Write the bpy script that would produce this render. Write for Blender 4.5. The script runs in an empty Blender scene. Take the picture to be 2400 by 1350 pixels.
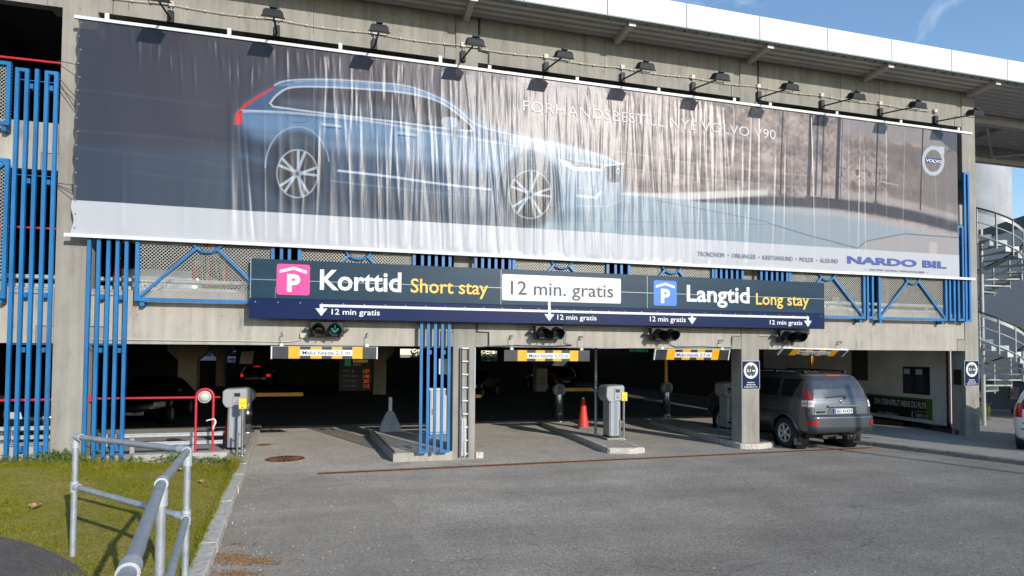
import bpy, bmesh, math, random
import numpy as np
from mathutils import Vector, Matrix
R_ = math.radians
scene = bpy.context.scene
random.seed(7); rng = np.random.default_rng(7)

# ------------------------------------------------------------------ camera, sky, sun, exposure
FPX, YAW, PITCH, ROLL, PPY = 1473.7, .273104, .0315881, .00644593, 777.44
CAM = np.array([0., -13.5, 2.35])
def _axes():
    cy, sy = math.cos(YAW), math.sin(YAW)
    f0 = np.array([sy, cy, 0.]); r0 = np.array([cy, -sy, 0.]); u0 = np.array([0, 0, 1.])
    cp, sp = math.cos(PITCH), math.sin(PITCH)
    f = f0*cp+u0*sp; u = u0*cp-f0*sp
    cr, sr = math.cos(ROLL), math.sin(ROLL)
    return r0*cr+u*sr, u*cr-r0*sr, f
AX, AU, AF = _axes()
def ray(x, y): return AX*(x-1200)/FPX-AU*(y-PPY)/FPX+AF
def F(x, y, Y=0.):                       # a measured photo point on the facade-parallel plane at depth Y
    d = ray(x, y); return CAM+d*((Y-CAM[1])/d[1])
def G(x, y, Z=0.):                       # a measured photo point on the horizontal plane at height Z
    d = ray(x, y); return CAM+d*((Z-CAM[2])/d[2])
def PX(x, y, X):
    d = ray(x, y); return CAM+d*((X-CAM[0])/d[0])
cd = bpy.data.cameras.new("camera"); cam = bpy.data.objects.new("camera", cd); scene.collection.objects.link(cam)
cd.sensor_width = 36; cd.sensor_fit = 'HORIZONTAL'; cd.lens = FPX/2400*36; cd.shift_y = (PPY-675)/2400
cd.clip_start = .05; cd.clip_end = 3000
M = Matrix.Identity(4)
for i in range(3):
    M[i][0] = AX[i]; M[i][1] = AU[i]; M[i][2] = -AF[i]; M[i][3] = CAM[i]
cam.matrix_world = M; scene.camera = cam

SUN = Vector((.37, -1., .375)).normalized()
w = bpy.data.worlds.new("World"); scene.world = w; w.use_nodes = True
nt = w.node_tree; bg = nt.nodes['Background']
sky = nt.nodes.new('ShaderNodeTexSky'); sky.sky_type = 'NISHITA'; sky.sun_disc = False
sky.sun_elevation = math.asin(SUN.z); sky.sun_rotation = math.atan2(SUN.x, SUN.y)
sky.air_density = 1.1; sky.dust_density = .15; sky.ozone_density = 3.2
# thin cirrus: brightens the sky a little where a stretched noise is high
tc = nt.nodes.new('ShaderNodeTexCoord'); mp = nt.nodes.new('ShaderNodeMapping'); nz = nt.nodes.new('ShaderNodeTexNoise')
mp.inputs['Rotation'].default_value = (.2, .5, .3); mp.inputs['Scale'].default_value = (2.2, 5., 6.5); mp.inputs['Location'].default_value = (.47, .1, .21)
nz.inputs['Scale'].default_value = 1.6; nz.inputs['Detail'].default_value = 7; nz.inputs['Roughness'].default_value = .6; nz.inputs['Distortion'].default_value = .5
rp = nt.nodes.new('ShaderNodeMapRange'); rp.inputs[1].default_value = .53; rp.inputs[2].default_value = .85; rp.inputs[3].default_value = 0; rp.inputs[4].default_value = .55
mx = nt.nodes.new('ShaderNodeMix'); mx.data_type = 'RGBA'; mx.inputs[7].default_value = (7.5, 8., 8.6, 1)
nt.links.new(tc.outputs['Generated'], mp.inputs[0]); nt.links.new(mp.outputs[0], nz.inputs[0]); nt.links.new(nz.outputs[0], rp.inputs[0])
nt.links.new(rp.outputs[0], mx.inputs[0]); nt.links.new(sky.outputs[0], mx.inputs[6]); nt.links.new(mx.outputs[2], bg.inputs[0])
bg.inputs[1].default_value = .15
sl = bpy.data.lights.new("sun", 'SUN'); sl.energy = 2.65; sl.angle = R_(.53); sl.color = (1., .94, .86)
so = bpy.data.objects.new("sun", sl); scene.collection.objects.link(so); so.location = (20, -40, 30)
so.rotation_euler = SUN.to_track_quat('Z', 'Y').to_euler()
vs = scene.view_settings; vs.view_transform = 'Standard'; vs.look = 'None'; vs.exposure = .55; vs.gamma = 1.; vs.use_curve_mapping = False
scene.cycles.max_bounces = 8; scene.cycles.diffuse_bounces = 5; scene.cycles.transparent_max_bounces = 12; scene.cycles.caustics_reflective = False; scene.cycles.caustics_refractive = False
scene.cycles.use_denoising = True

# ------------------------------------------------------------------ materials
def lin(c): c /= 255.; return c/12.92 if c <= .04045 else ((c+.055)/1.055)**2.4
def srgb(r, g, b, k=1.): return tuple(lin(v)*k for v in (r, g, b))
MATS = {}
def mat(name, col, rough=.6, metal=0., var=0., vscale=6., bump=0., bscale=60., spec=.5, emit=None, estr=0., coat=0., stretch=None):
    if name in MATS: return MATS[name]
    m = bpy.data.materials.new(name); m.use_nodes = True; n = m.node_tree; b = n.nodes['Principled BSDF']
    b.inputs['Base Color'].default_value = (*col, 1); b.inputs['Roughness'].default_value = rough; b.inputs['Metallic'].default_value = metal
    b.inputs['Specular IOR Level'].default_value = spec; b.inputs['Coat Weight'].default_value = coat; b.inputs['Coat Roughness'].default_value = .06
    if emit: b.inputs['Emission Color'].default_value = (*emit, 1); b.inputs['Emission Strength'].default_value = estr
    if var or bump:
        t = n.nodes.new('ShaderNodeTexCoord'); mpn = n.nodes.new('ShaderNodeMapping'); n.links.new(t.outputs['Object'], mpn.inputs[0])
        if stretch: mpn.inputs['Scale'].default_value = stretch
    if var:
        z = n.nodes.new('ShaderNodeTexNoise'); z.inputs['Scale'].default_value = vscale; z.inputs['Detail'].default_value = 6; z.inputs['Roughness'].default_value = .65
        r = n.nodes.new('ShaderNodeMapRange'); r.inputs[1].default_value = .3; r.inputs[2].default_value = .7
        x = n.nodes.new('ShaderNodeMix'); x.data_type = 'RGBA'
        x.inputs[6].default_value = (*[c*(1-var) for c in col], 1); x.inputs[7].default_value = (*[min(1, c*(1+var)) for c in col], 1)
        n.links.new(mpn.outputs[0], z.inputs[0]); n.links.new(z.outputs[0], r.inputs[0]); n.links.new(r.outputs[0], x.inputs[0]); n.links.new(x.outputs[2], b.inputs[0])
        r2 = n.nodes.new('ShaderNodeMapRange'); r2.inputs[3].default_value = max(0, rough-.12); r2.inputs[4].default_value = min(1, rough+.12)
        n.links.new(z.outputs[0], r2.inputs[0]); n.links.new(r2.outputs[0], b.inputs['Roughness'])
    if bump:
        z2 = n.nodes.new('ShaderNodeTexNoise'); z2.inputs['Scale'].default_value = bscale; z2.inputs['Detail'].default_value = 4
        bp = n.nodes.new('ShaderNodeBump'); bp.inputs['Strength'].default_value = bump; bp.inputs['Distance'].default_value = .01
        n.links.new(mpn.outputs[0], z2.inputs[0]); n.links.new(z2.outputs[0], bp.inputs['Height']); n.links.new(bp.outputs[0], b.inputs['Normal'])
    MATS[name] = m; return m

def concrete(name, col, stain=.35, streak=.16):
    """cast concrete: cloudy tone, vertical board streaks, dark stains and small blow holes"""
    m = bpy.data.materials.new(name); m.use_nodes = True; n = m.node_tree; L = n.links; b = n.nodes['Principled BSDF']
    b.inputs['Roughness'].default_value = .85; b.inputs['Specular IOR Level'].default_value = .25; b.inputs['Diffuse Roughness'].default_value = .15
    t = n.nodes.new('ShaderNodeTexCoord')
    def noise(scale, sc, detail=6, rough=.6):
        mp_ = n.nodes.new('ShaderNodeMapping'); mp_.inputs['Scale'].default_value = sc; L.new(t.outputs['Object'], mp_.inputs[0])
        z = n.nodes.new('ShaderNodeTexNoise'); z.inputs['Scale'].default_value = scale; z.inputs['Detail'].default_value = detail; z.inputs['Roughness'].default_value = rough
        L.new(mp_.outputs[0], z.inputs[0]); return z.outputs[0]
    def rng_(src, a, b_, c, d):
        r = n.nodes.new('ShaderNodeMapRange'); L.new(src, r.inputs[0])
        for i, v in zip((1, 2, 3, 4), (a, b_, c, d)): r.inputs[i].default_value = v
        return r.outputs[0]
    def mul(p, q):
        k = n.nodes.new('ShaderNodeMath'); k.operation = 'MULTIPLY'; L.new(p, k.inputs[0]); L.new(q, k.inputs[1]); return k.outputs[0]
    cloud = rng_(noise(1.3, (1, 1, 1)), .3, .7, 1-.14, 1.12)
    board = rng_(noise(7, (1, 1, .04), 3), .3, .7, 1-streak, 1+streak*.6)
    st = rng_(noise(2.6, (1, 1, .22), 7, .72), .55, .72, 1., 1-stain)
    hole = rng_(noise(26, (1, 1, .8), 2, .4), .70, .75, 1., .62)
    v = mul(mul(cloud, board), mul(st, hole))
    c = n.nodes.new('ShaderNodeMix'); c.data_type = 'RGBA'; c.blend_type = 'MULTIPLY'; c.inputs[0].default_value = 1
    c.inputs[6].default_value = (*col, 1); L.new(v, c.inputs[7]); L.new(c.outputs[2], b.inputs[0])
    bp = n.nodes.new('ShaderNodeBump'); bp.inputs['Strength'].default_value = .35; bp.inputs['Distance'].default_value = .006
    L.new(noise(40, (1, 1, .6), 5), bp.inputs['Height']); L.new(bp.outputs[0], b.inputs['Normal'])
    MATS[name] = m; return m

CONC = concrete('concrete_grey', (.35, .325, .28))
CONCL = concrete('concrete_pale', (.455, .415, .355), .48, .14)
CONCD = concrete('concrete_shaded', (.085, .082, .078), .3, .08)  # interior copy of the concrete, darkened so its colour carries the garage's shade
WALLP = concrete('wall_paint', (.80, .77, .72), .10, .04)
BLUE = mat('blue_paint', (.010, .150, .375), .45, var=.30, vscale=2.2, stretch=(1, 1, .35))
BLUEM = mat('mesh_galvanised', (.50, .485, .43), .5, .3, var=.15, vscale=12)
RED = mat('red_paint', (.60, .025, .045), .35, var=.1, vscale=5)
GALV = mat('galvanised_steel', (.40, .42, .435), .55, .45, var=.18, vscale=14, bump=.08, bscale=90)
GALVP = mat('galvanised_pale', (.50, .52, .52), .55, .25, var=.15, vscale=9)
WHITE = mat('white_panel', (.80, .80, .79), .38, var=.04, vscale=1.2)
WHITEP = mat('white_plastic', (.72, .72, .70), .45, var=.05, vscale=4)
SOFF = mat('soffit_sheet', (.60, .565, .50), .6, var=.08, vscale=2)
STEELP = mat('painted_beam', (.52, .50, .46), .55, var=.08, vscale=3)
BLACK = mat('black_plastic', (.012, .012, .013), .45, var=.2, vscale=9)
LAMPB = mat('lamp_housing', (.010, .012, .013), .62, var=.3, vscale=12)
RUBBER = mat('rubber', (.018, .018, .018), .85, var=.3, vscale=20, bump=.2, bscale=60)
NAVY = mat('sign_navy', (.003, .014, .070), .40, spec=.16, var=.10, vscale=1.1)
SLATE = mat('sign_slate', (.013, .040, .068), .34, spec=.22, var=.22, vscale=.9, stretch=(.3, 1, 2.2))  # soft stretched streaks put faint reflections into the board's colour
YEL = mat('yellow_paint', (.80, .40, .005), .45, var=.08, vscale=6)
YELB = mat('yellow_box', (.85, .65, .03), .45, var=.06, vscale=8)
CHAR = mat('charcoal_panel', (.035, .036, .042), .45, var=.35, vscale=4)
LETW = mat('letter_white', (.78, .78, .77), .5)
LETY = mat('letter_yellow', (.80, .52, .08), .5)
LETD = mat('letter_dark', (.035, .04, .05), .5)
LETB = mat('letter_blue', (.030, .075, .29), .5)
LETS = mat('letter_slate', (.10, .12, .20), .5)
PINK = mat('pink_sheet', (.78, .05, .27), .4)
PBLUE = mat('sky_blue_sheet', (.02, .17, .66), .4)
STAIN = mat('stainless', (.55, .55, .54), .28, .9, var=.1, vscale=10, stretch=(1, 1, .1))
GREYM = mat('machine_grey', (.36, .37, .38), .42, var=.06, vscale=5)
GREYD = mat('machine_dark_grey', (.13, .14, .15), .5, var=.08, vscale=5)
RUST = mat('rusty_iron', (.24, .105, .05), .8, .1, var=.5, vscale=25, bump=.4, bscale=80)
GRANITE = mat('granite', (.56, .51, .43), .85, spec=.2, var=.30, vscale=18, bump=.9, bscale=28)
GRAND = mat('granite_dark', (.21, .20, .185), .85, spec=.2, var=.35, vscale=14, bump=.9, bscale=26)
ORANGE = mat('cone_orange', (.78, .05, .025), .5, var=.15, vscale=6)
GLASS = mat('car_glass', (.012, .014, .016), .06, spec=.7)
GLASSR = mat('dusty_rear_glass', (.040, .046, .056), .22, spec=.6, var=.2, vscale=4, coat=.4)
TYRE = mat('tyre_rubber', (.022, .022, .022), .8, var=.3, vscale=30, bump=.3, bscale=50)
RIM = mat('alloy_rim', (.55, .55, .53), .45, .4)
SUVP = mat('suv_paint', (.072, .079, .091), .34, .45, var=.08, vscale=2, coat=.7)
CARSIL = mat('silver_paint', (.50, .51, .52), .34, .5, coat=.6)
CARWHT = mat('white_car_paint', (.74, .75, .76), .35, coat=.6)
CARDRK = mat('dark_car_paint', (.012, .013, .017), .3, .3, coat=.6)
CARBLU = mat('blue_black_paint', (.012, .016, .035), .3, .3, coat=.6)
LRED = mat('red_lens', (.50, .012, .012), .18, coat=.5)
LCLR = mat('clear_lens', (.62, .60, .58), .15, coat=.5)
CHROME = mat('chrome', (.75, .75, .75), .15, 1.)
LEDR = mat('led_red', (.2, .02, .005), .5, emit=(1., .16, .03), estr=.28)
LEDY = mat('display_yellow', (.14, .11, .02), .5, emit=(1., .7, .15), estr=.12)
LEDG = mat('display_grey', (.10, .10, .09), .5, emit=(.8, .85, .8), estr=.04)
EXITG = mat('exit_green', (.01, .08, .045), .5, emit=(.02, .3, .15), estr=.12)
TAILON = mat('tail_lamp_lit', (.4, .01, .01), .4, emit=(1., .03, .05), estr=.45)
GREENON = mat('green_arrow_lit', (.01, .2, .16), .4, emit=(.02, .85, .65), estr=.2)
DARKRED = mat('red_signal_lens', (.018, .003, .003), .15)
DARKGRN = mat('green_signal_lens', (.004, .03, .03), .2)
CREAM = mat('lamp_glass', (.62, .60, .50), .25, coat=.4)
PGREEN = mat('poster_green', (.07, .20, .03), .5)
PBLACK = mat('poster_black', (.012, .014, .012), .45)
PGREY = mat('poster_print', (.62, .62, .58), .55)
LEAFM = mat('weed_leaf', (.14, .20, .03), .6, var=.5, vscale=9)
NEEDLE = mat('dry_needles', (.36, .19, .075), .8, var=.5, vscale=30)
DRYLEAF = mat('dry_leaf', (.46, .28, .14), .7, var=.3, vscale=20)
HEDGE = mat('hedge_leaf', (.09, .16, .02), .6, var=.4, vscale=2)
CABLE = mat('cable_sheath', (.55, .53, .45), .5)
CABLED = mat('dark_cable', (.06, .055, .06), .6)
CLOTHW = mat('white_ribbon', (.75, .74, .72), .7)
BIN = mat('container_paint', (.045, .05, .055), .6, var=.2, vscale=3)
GREYW = mat('grey_cladding', (.66, .60, .565), .7, var=.06, vscale=.8)
ROOFD = mat('dark_flashing', (.03, .03, .034), .6)
STAIRM = mat('stair_steel', (.38, .395, .385), .5, .25, var=.15, vscale=9)
TOWERM = concrete('tower_render', (.46, .455, .45), .1, .03)

# ------------------------------------------------------------------ mesh helpers
COL = scene.collection
class MB:
    def __init__(s): s.v = []; s.f = []; s.m = []; s.sm = []
    def add(s, vs, fs, mi=0, smooth=False):
        k = len(s.v); s.v += [tuple(map(float, q)) for q in vs]
        for f in fs: s.f.append(tuple(i+k for i in f)); s.m.append(mi); s.sm.append(smooth)
        return s
    def box(s, x0, x1, y0, y1, z0, z1, mi=0):
        if x0 > x1: x0, x1 = x1, x0
        if y0 > y1: y0, y1 = y1, y0
        if z0 > z1: z0, z1 = z1, z0
        return s.add([(x0,y0,z0),(x1,y0,z0),(x1,y1,z0),(x0,y1,z0),(x0,y0,z1),(x1,y0,z1),(x1,y1,z1),(x0,y1,z1)],
                     [(3,2,1,0),(4,5,6,7),(0,1,5,4),(1,2,6,5),(2,3,7,6),(3,0,4,7)], mi)
    def bbox(s, x0, x1, y0, y1, z0, z1, bv=.01, mi=0):      # box with chamfered edges (convex hull of 24 points)
        bm = bmesh.new(); bmesh.ops.create_cube(bm, size=1)
        for q in bm.verts: q.co = Vector(((x0+x1)/2+q.co.x*(x1-x0), (y0+y1)/2+q.co.y*(y1-y0), (z0+z1)/2+q.co.z*(z1-z0)))
        bmesh.ops.bevel(bm, geom=bm.edges[:], offset=bv, segments=2, affect='EDGES', profile=.5)
        bm.verts.ensure_lookup_table(); s.add([q.co for q in bm.verts], [[q.index for q in f.verts] for f in bm.faces], mi); bm.free(); return s
    def bar(s, p, q, wd, th, up=(0, 0, 1), mi=0):            # rectangular bar from p to q
        p, q = Vector(p), Vector(q); d = (q-p).normalized(); u = Vector(up)
        if abs(d.dot(u)) > .98: u = Vector((0, 1, 0))
        a = d.cross(u).normalized()*wd/2; c = a.cross(d).normalized()*th/2
        vs = [p-a-c, p+a-c, p+a+c, p-a+c, q-a-c, q+a-c, q+a+c, q-a+c]
        return s.add(vs, [(0,1,2,3),(7,6,5,4),(0,4,5,1),(1,5,6,2),(2,6,7,3),(3,7,4,0)], mi)
    def tube(s, pts, r, n=10, closed=False, mi=0, caps=True):
        pts = [Vector(p) for p in pts]; N = len(pts); vs = []; rr = r if isinstance(r, (list, tuple)) else [r]*N
        ref = None
        for i, p in enumerate(pts):
            if closed: d = pts[(i+1) % N]-pts[i-1]
            else: d = pts[min(i+1, N-1)]-pts[max(i-1, 0)]
            d.normalize()
            if ref is None: ref = Vector((0, 0, 1)) if abs(d.z) < .9 else Vector((1, 0, 0))
            a = d.cross(ref).normalized(); b = a.cross(d).normalized(); ref = b
            for k in range(n):
                t = 2*math.pi*k/n; vs.append(p+(a*math.cos(t)+b*math.sin(t))*rr[i])
        fs = []
        for i in range(N if closed else N-1):
            j = (i+1) % N
            for k in range(n): fs.append((i*n+k, i*n+(k+1) % n, j*n+(k+1) % n, j*n+k))
        k0 = len(s.f); s.add(vs, fs, mi, True)
        if caps and not closed:
            s.add(vs[:n], [tuple(range(n))[::-1]], mi); s.add(vs[-n:], [tuple(range(n))], mi)
        return s
    def lathe(s, prof, n=24, c=(0, 0, 0), axis='z', mi=0, smooth=True):   # prof: (radius, height)
        vs = []; c = Vector(c)
        for r, h in prof:
            for k in range(n):
                t = 2*math.pi*k/n; x, y = r*math.cos(t), r*math.sin(t)
                vs.append(c+Vector({'z': (x, y, h), 'y': (x, h, y), 'x': (h, x, y)}[axis]))
        fs = []
        for i in range(len(prof)-1):
            for k in range(n):
                q = (i*n+k, i*n+(k+1) % n, (i+1)*n+(k+1) % n, (i+1)*n+k)
                fs.append(q if axis != 'y' else q[::-1])
        return s.add(vs, fs, mi, smooth)
    def prism(s, poly, y0, y1, mi=0):        # polygon in (x,z), extruded in y
        n = len(poly); vs = [(x, y0, z) for x, z in poly]+[(x, y1, z) for x, z in poly]
        fs = [tuple(range(n)), tuple(range(2*n-1, n-1, -1))]+[(i, i+n, (i+1) % n+n, (i+1) % n) for i in range(n)]
        return s.add(vs, fs, mi)
    def prismz(s, poly, z0, z1, mi=0):       # polygon in (x,y), extruded in z; z0/z1 may be functions of (x,y)
        n = len(poly); f0 = z0 if callable(z0) else (lambda x, y: z0); f1 = z1 if callable(z1) else (lambda x, y: z1)
        vs = [(x, y, f0(x, y)) for x, y in poly]+[(x, y, f1(x, y)) for x, y in poly]
        fs = [tuple(range(n))[::-1], tuple(range(n, 2*n))]+[(i, (i+1) % n, (i+1) % n+n, i+n) for i in range(n)]
        return s.add(vs, fs, mi)
    def grid(s, fn, nu, nv, mi=0, smooth=True):
        vs = [fn(i/nu, j/nv) for j in range(nv+1) for i in range(nu+1)]
        fs = [(j*(nu+1)+i, j*(nu+1)+i+1, (j+1)*(nu+1)+i+1, (j+1)*(nu+1)+i) for j in range(nv) for i in range(nu)]
        return s.add(vs, fs, mi, smooth)
    def disc(s, c, r, axis='y', n=24, mi=0):
        c = Vector(c); vs = []
        for k in range(n):
            t = 2*math.pi*k/n; x, y = r*math.cos(t), r*math.sin(t)
            vs.append(c+Vector({'z': (x, y, 0), 'y': (x, 0, y), 'x': (0, x, y)}[axis]))
        return s.add(vs, [tuple(range(n)) if axis != 'z' else tuple(range(n))], mi)
    def build(s, name, mats, parent=None, world=True, fix=False):
        mats = mats if isinstance(mats, (list, tuple)) else [mats]
        me = bpy.data.meshes.new(name); vs = s.v
        if parent is not None and world:
            inv = root_matrix(parent).inverted(); vs = [tuple(inv @ Vector(q)) for q in vs]
        me.from_pydata(vs, [], s.f)
        for m in mats: me.materials.append(m)
        me.polygons.foreach_set('material_index', s.m); me.polygons.foreach_set('use_smooth', s.sm); me.update()
        if fix:
            bm = bmesh.new(); bm.from_mesh(me); bmesh.ops.recalc_face_normals(bm, faces=bm.faces[:]); bm.to_mesh(me); bm.free()
        o = bpy.data.objects.new(name, me); COL.objects.link(o)
        if parent is not None: o.parent = parent
        return o
def root_matrix(o):
    m = Matrix.LocRotScale(o.location, o.rotation_euler, o.scale)
    return root_matrix(o.parent) @ m if o.parent else m
def tag(o, label=None, cat=None, group=None, kind=None):
    if label: o['label'] = label
    if cat: o['category'] = cat
    if group: o['group'] = group
    if kind: o['kind'] = kind
    return o
def thing(name, label, cat, loc=(0, 0, 0), rz=0., group=None):
    o = bpy.data.objects.new(name, None); COL.objects.link(o); o.location = loc; o.rotation_euler = (0, 0, rz); o.empty_display_size = .2
    return tag(o, label, cat, group)
def dup(root, loc, rz=None, label=None, group=None):
    def cp(o, par):
        c = o.copy(); COL.objects.link(c)
        if par is not None: c.parent = par
        for ch in list(o.children): cp(ch, c)
        return c
    r = cp(root, None); r.location = loc
    if rz is not None: r.rotation_euler = (0, 0, rz)
    if label: r['label'] = label
    if group: r['group'] = group
    return r

# lettering: outlines of the built-in font as flat meshes, fitted to a measured box
_cap = {}
def text2d(s, bold=0., ital=0.):
    cu = bpy.data.curves.new('t', 'FONT'); cu.body = s; cu.size = 1; cu.offset = bold; cu.shear = ital; cu.resolution_u = 3
    o = bpy.data.objects.new('t', cu); COL.objects.link(o); dg = bpy.context.evaluated_depsgraph_get(); dg.update()
    me = bpy.data.meshes.new_from_object(o.evaluated_get(dg)); vs = [(q.co.x, q.co.y) for q in me.vertices]; fs = [tuple(p.vertices) for p in me.polygons]
    bpy.data.objects.remove(o); bpy.data.curves.remove(cu); bpy.data.meshes.remove(me); return vs, fs
def capheight(bold):
    if bold not in _cap:
        vs, _ = text2d('H', bold); _cap[bold] = (min(q[1] for q in vs), max(q[1] for q in vs))
    return _cap[bold]
def put_text(mb, s, mp3, w, h, bold=0., ital=0., mi=0):
    """letters w wide and h cap-height, mapped by mp3(x,z)->point"""
    vs, fs = text2d(s, bold, ital); x0 = min(q[0] for q in vs); x1 = max(q[0] for q in vs); b0, b1 = capheight(bold)
    mb.add([mp3((x-x0)/(x1-x0)*w, (y-b0)/(b1-b0)*h) for x, y in vs], fs, mi)
def wall_text(mb, s, xl, xr, yt, yb, Y, bold=0., ital=0., mi=0, off=.0):
    """letters on the facade plane Y: left/right pixel, top and base pixel at the left end"""
    a = F(xl, yb, Y); t = F(xl, yt, Y); r = F(xr, yb, Y)
    put_text(mb, s, lambda x, z: (a[0]+x, Y-off, a[2]+z), r[0]-a[0], t[2]-a[2], bold, ital, mi)

# ------------------------------------------------------------------ ground
def ground_mat(name, a, b, sc, grit, patch=None, crack=False, streak=False):
    m = bpy.data.materials.new(name); m.use_nodes = True; n = m.node_tree; L = n.links; p = n.nodes['Principled BSDF']
    p.inputs['Roughness'].default_value = .9; p.inputs['Specular IOR Level'].default_value = .15; p.inputs['Diffuse Roughness'].default_value = 1.
    t = n.nodes.new('ShaderNodeTexCoord')
    def nz(s, d=6, r=.6, st=None):
        z = n.nodes.new('ShaderNodeTexNoise'); z.inputs['Scale'].default_value = s; z.inputs['Detail'].default_value = d; z.inputs['Roughness'].default_value = r
        if st:
            mm = n.nodes.new('ShaderNodeMapping'); mm.inputs['Scale'].default_value = st; L.new(t.outputs['Object'], mm.inputs[0]); L.new(mm.outputs[0], z.inputs[0])
        else: L.new(t.outputs['Object'], z.inputs[0])
        return z.outputs[0]
    def mr(src, *v):
        r = n.nodes.new('ShaderNodeMapRange'); L.new(src, r.inputs[0])
        for i, q in enumerate(v): r.inputs[i+1].default_value = q
        return r.outputs[0]
    def mix(f, c1, c2, bl='MIX'):
        x = n.nodes.new('ShaderNodeMix'); x.data_type = 'RGBA'; x.blend_type = bl
        if isinstance(f, float): x.inputs[0].default_value = f
        else: L.new(f, x.inputs[0])
        for i, c in ((6, c1), (7, c2)):
            if isinstance(c, tuple): x.inputs[i].default_value = (*c, 1)
            else: L.new(c, x.inputs[i])
        return x.outputs[2]
    c = mix(mr(nz(sc), .3, .7, 0, 1), a, b)
    vo = n.nodes.new('ShaderNodeTexVoronoi'); vo.inputs['Scale'].default_value = 60; L.new(t.outputs['Object'], vo.inputs[0]); sp = n.nodes.new('ShaderNodeSeparateColor'); L.new(vo.outputs['Color'], sp.inputs[0]); g = mr(sp.outputs[0], 0, 1, 1-grit*.9, 1+grit*.9)
    g2 = mr(nz(24, 4, .75), .3, .7, .80, 1.2)
    c = mix(1., c, g, 'MULTIPLY'); c = mix(1., c, g2, 'MULTIPLY')
    c = mix(1., c, mr(nz(.55, 7, .7, (1, .35, 1)), .35, .7, .90, 1.08), 'MULTIPLY')
    if streak:
        c = mix(1., c, mr(nz(1.0, 5, .65, (.22, .9, 1)), .35, .68, .80, 1.12), 'MULTIPLY'); c = mix(mr(nz(3.2, 5, .8), .62, .74, 0, .5), c, (.13, .125, .118)); v2 = n.nodes.new('ShaderNodeTexVoronoi'); v2.inputs['Scale'].default_value = 1.7; L.new(t.outputs['Object'], v2.inputs[0]); c = mix(1., c, mr(v2.outputs['Distance'], .02, .055, .66, 1.), 'MULTIPLY')
        v = n.nodes.new('ShaderNodeTexVoronoi'); v.feature = 'DISTANCE_TO_EDGE'; v.inputs['Scale'].default_value = .21; wz = n.nodes.new('ShaderNodeTexNoise'); wz.inputs['Scale'].default_value = .9; wz.inputs['Detail'].default_value = 6; L.new(t.outputs['Object'], wz.inputs[0]); ad = n.nodes.new('ShaderNodeVectorMath'); ad.operation = 'ADD'; L.new(t.outputs['Object'], ad.inputs[0]); L.new(wz.outputs['Color'], ad.inputs[1]); L.new(ad.outputs[0], v.inputs[0])
        x_ = n.nodes.new('ShaderNodeMath'); x_.operation = 'MAXIMUM'; L.new(mr(v.outputs[0], 0, .0035, .72, 1.), x_.inputs[0]); L.new(mr(nz(.37, 3), .50, .53, 1., 0.), x_.inputs[1]); c = mix(1., c, x_.outputs[0], 'MULTIPLY')
    if patch: c = mix(mr(nz(1.1, 6, .7), .56, .72, 0, .75), c, patch)
    if crack:
        v = n.nodes.new('ShaderNodeTexVoronoi'); v.feature = 'DISTANCE_TO_EDGE'; v.inputs['Scale'].default_value = .32
        wz = n.nodes.new('ShaderNodeTexNoise'); wz.inputs['Scale'].default_value = 1.4; L.new(t.outputs['Object'], wz.inputs[0])
        ad = n.nodes.new('ShaderNodeVectorMath'); ad.operation = 'ADD'; L.new(t.outputs['Object'], ad.inputs[0]); L.new(wz.outputs['Color'], ad.inputs[1]); L.new(ad.outputs[0], v.inputs[0])
        c = mix(1., c, mr(v.outputs[0], .0, .012, .62, 1.), 'MULTIPLY')
    L.new(c, p.inputs[0])
    bp = n.nodes.new('ShaderNodeBump'); bp.inputs['Strength'].default_value = .6; bp.inputs['Distance'].default_value = .012
    L.new(nz(85, 3, .6), bp.inputs['Height']); L.new(bp.outputs[0], p.inputs['Normal'])
    MATS[name] = m; return m
ASPH = ground_mat('asphalt', (.193, .176, .153), (.24, .221, .194), .7, .36, None, False, True)
FLOORM = ground_mat('garage_floor', (.205, .186, .158), (.275, .250, .214), .8, .34, (.13, .118, .102))
DEEPM = ground_mat('shaded_floor', (.06, .058, .055), (.08, .078, .072), .9, .2)  # inner part of the floor, indoor shade painted in as a darker colour
PAVE = ground_mat('pavement', (.24, .222, .195), (.31, .29, .26), 1.2, .25)
PATHM = ground_mat('path_asphalt', (.070, .062, .060), (.092, .083, .080), 1.5, .2)
SOIL = ground_mat('lawn_soil', (.125, .118, .018), (.165, .138, .04), 2.2, .5, (.15, .105, .045))
CONW = concrete('kerb_concrete', (.34, .325, .29), .4, .08)

o = MB().add([(-400, -400, 0), (400, -400, 0), (400, 400, 0), (-400, 400, 0)], [(0, 1, 2, 3)]).build('road', ASPH); tag(o, kind='structure')
o = MB().add([(-13, -.72, .004), (18.2, -.72, .004), (18.2, 7.2, .004), (-13, 7.2, .004)], [(0, 1, 2, 3)]).build('garage_floor', FLOORM); tag(o, kind='structure')
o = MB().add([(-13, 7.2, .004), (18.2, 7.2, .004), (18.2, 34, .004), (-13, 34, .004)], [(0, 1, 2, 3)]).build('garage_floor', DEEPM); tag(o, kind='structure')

def kx(y): return -1.57-.066*(y+1.26)          # outer (road side) edge of the lawn kerb
def lawn_z(x, y):
    d = max(0., kx(y)-.2-x)
    return .115+.06*d+.04*max(0., -1-y)*min(1., d/.7)
NX, NY = 60, 90
mb = MB()
def lf(u, v):
    y = -14+(13.72)*v; x1 = kx(y)-.17; x0 = -9.; x = x0+(x1-x0)*u
    return (x, y, lawn_z(x, y)+.012*math.sin(x*3.1+y*1.7)*min(1, (x1-x)*2))
mb.grid(lf, NX, NY); o = mb.build('lawn', SOIL); tag(o, kind='structure')
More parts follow.
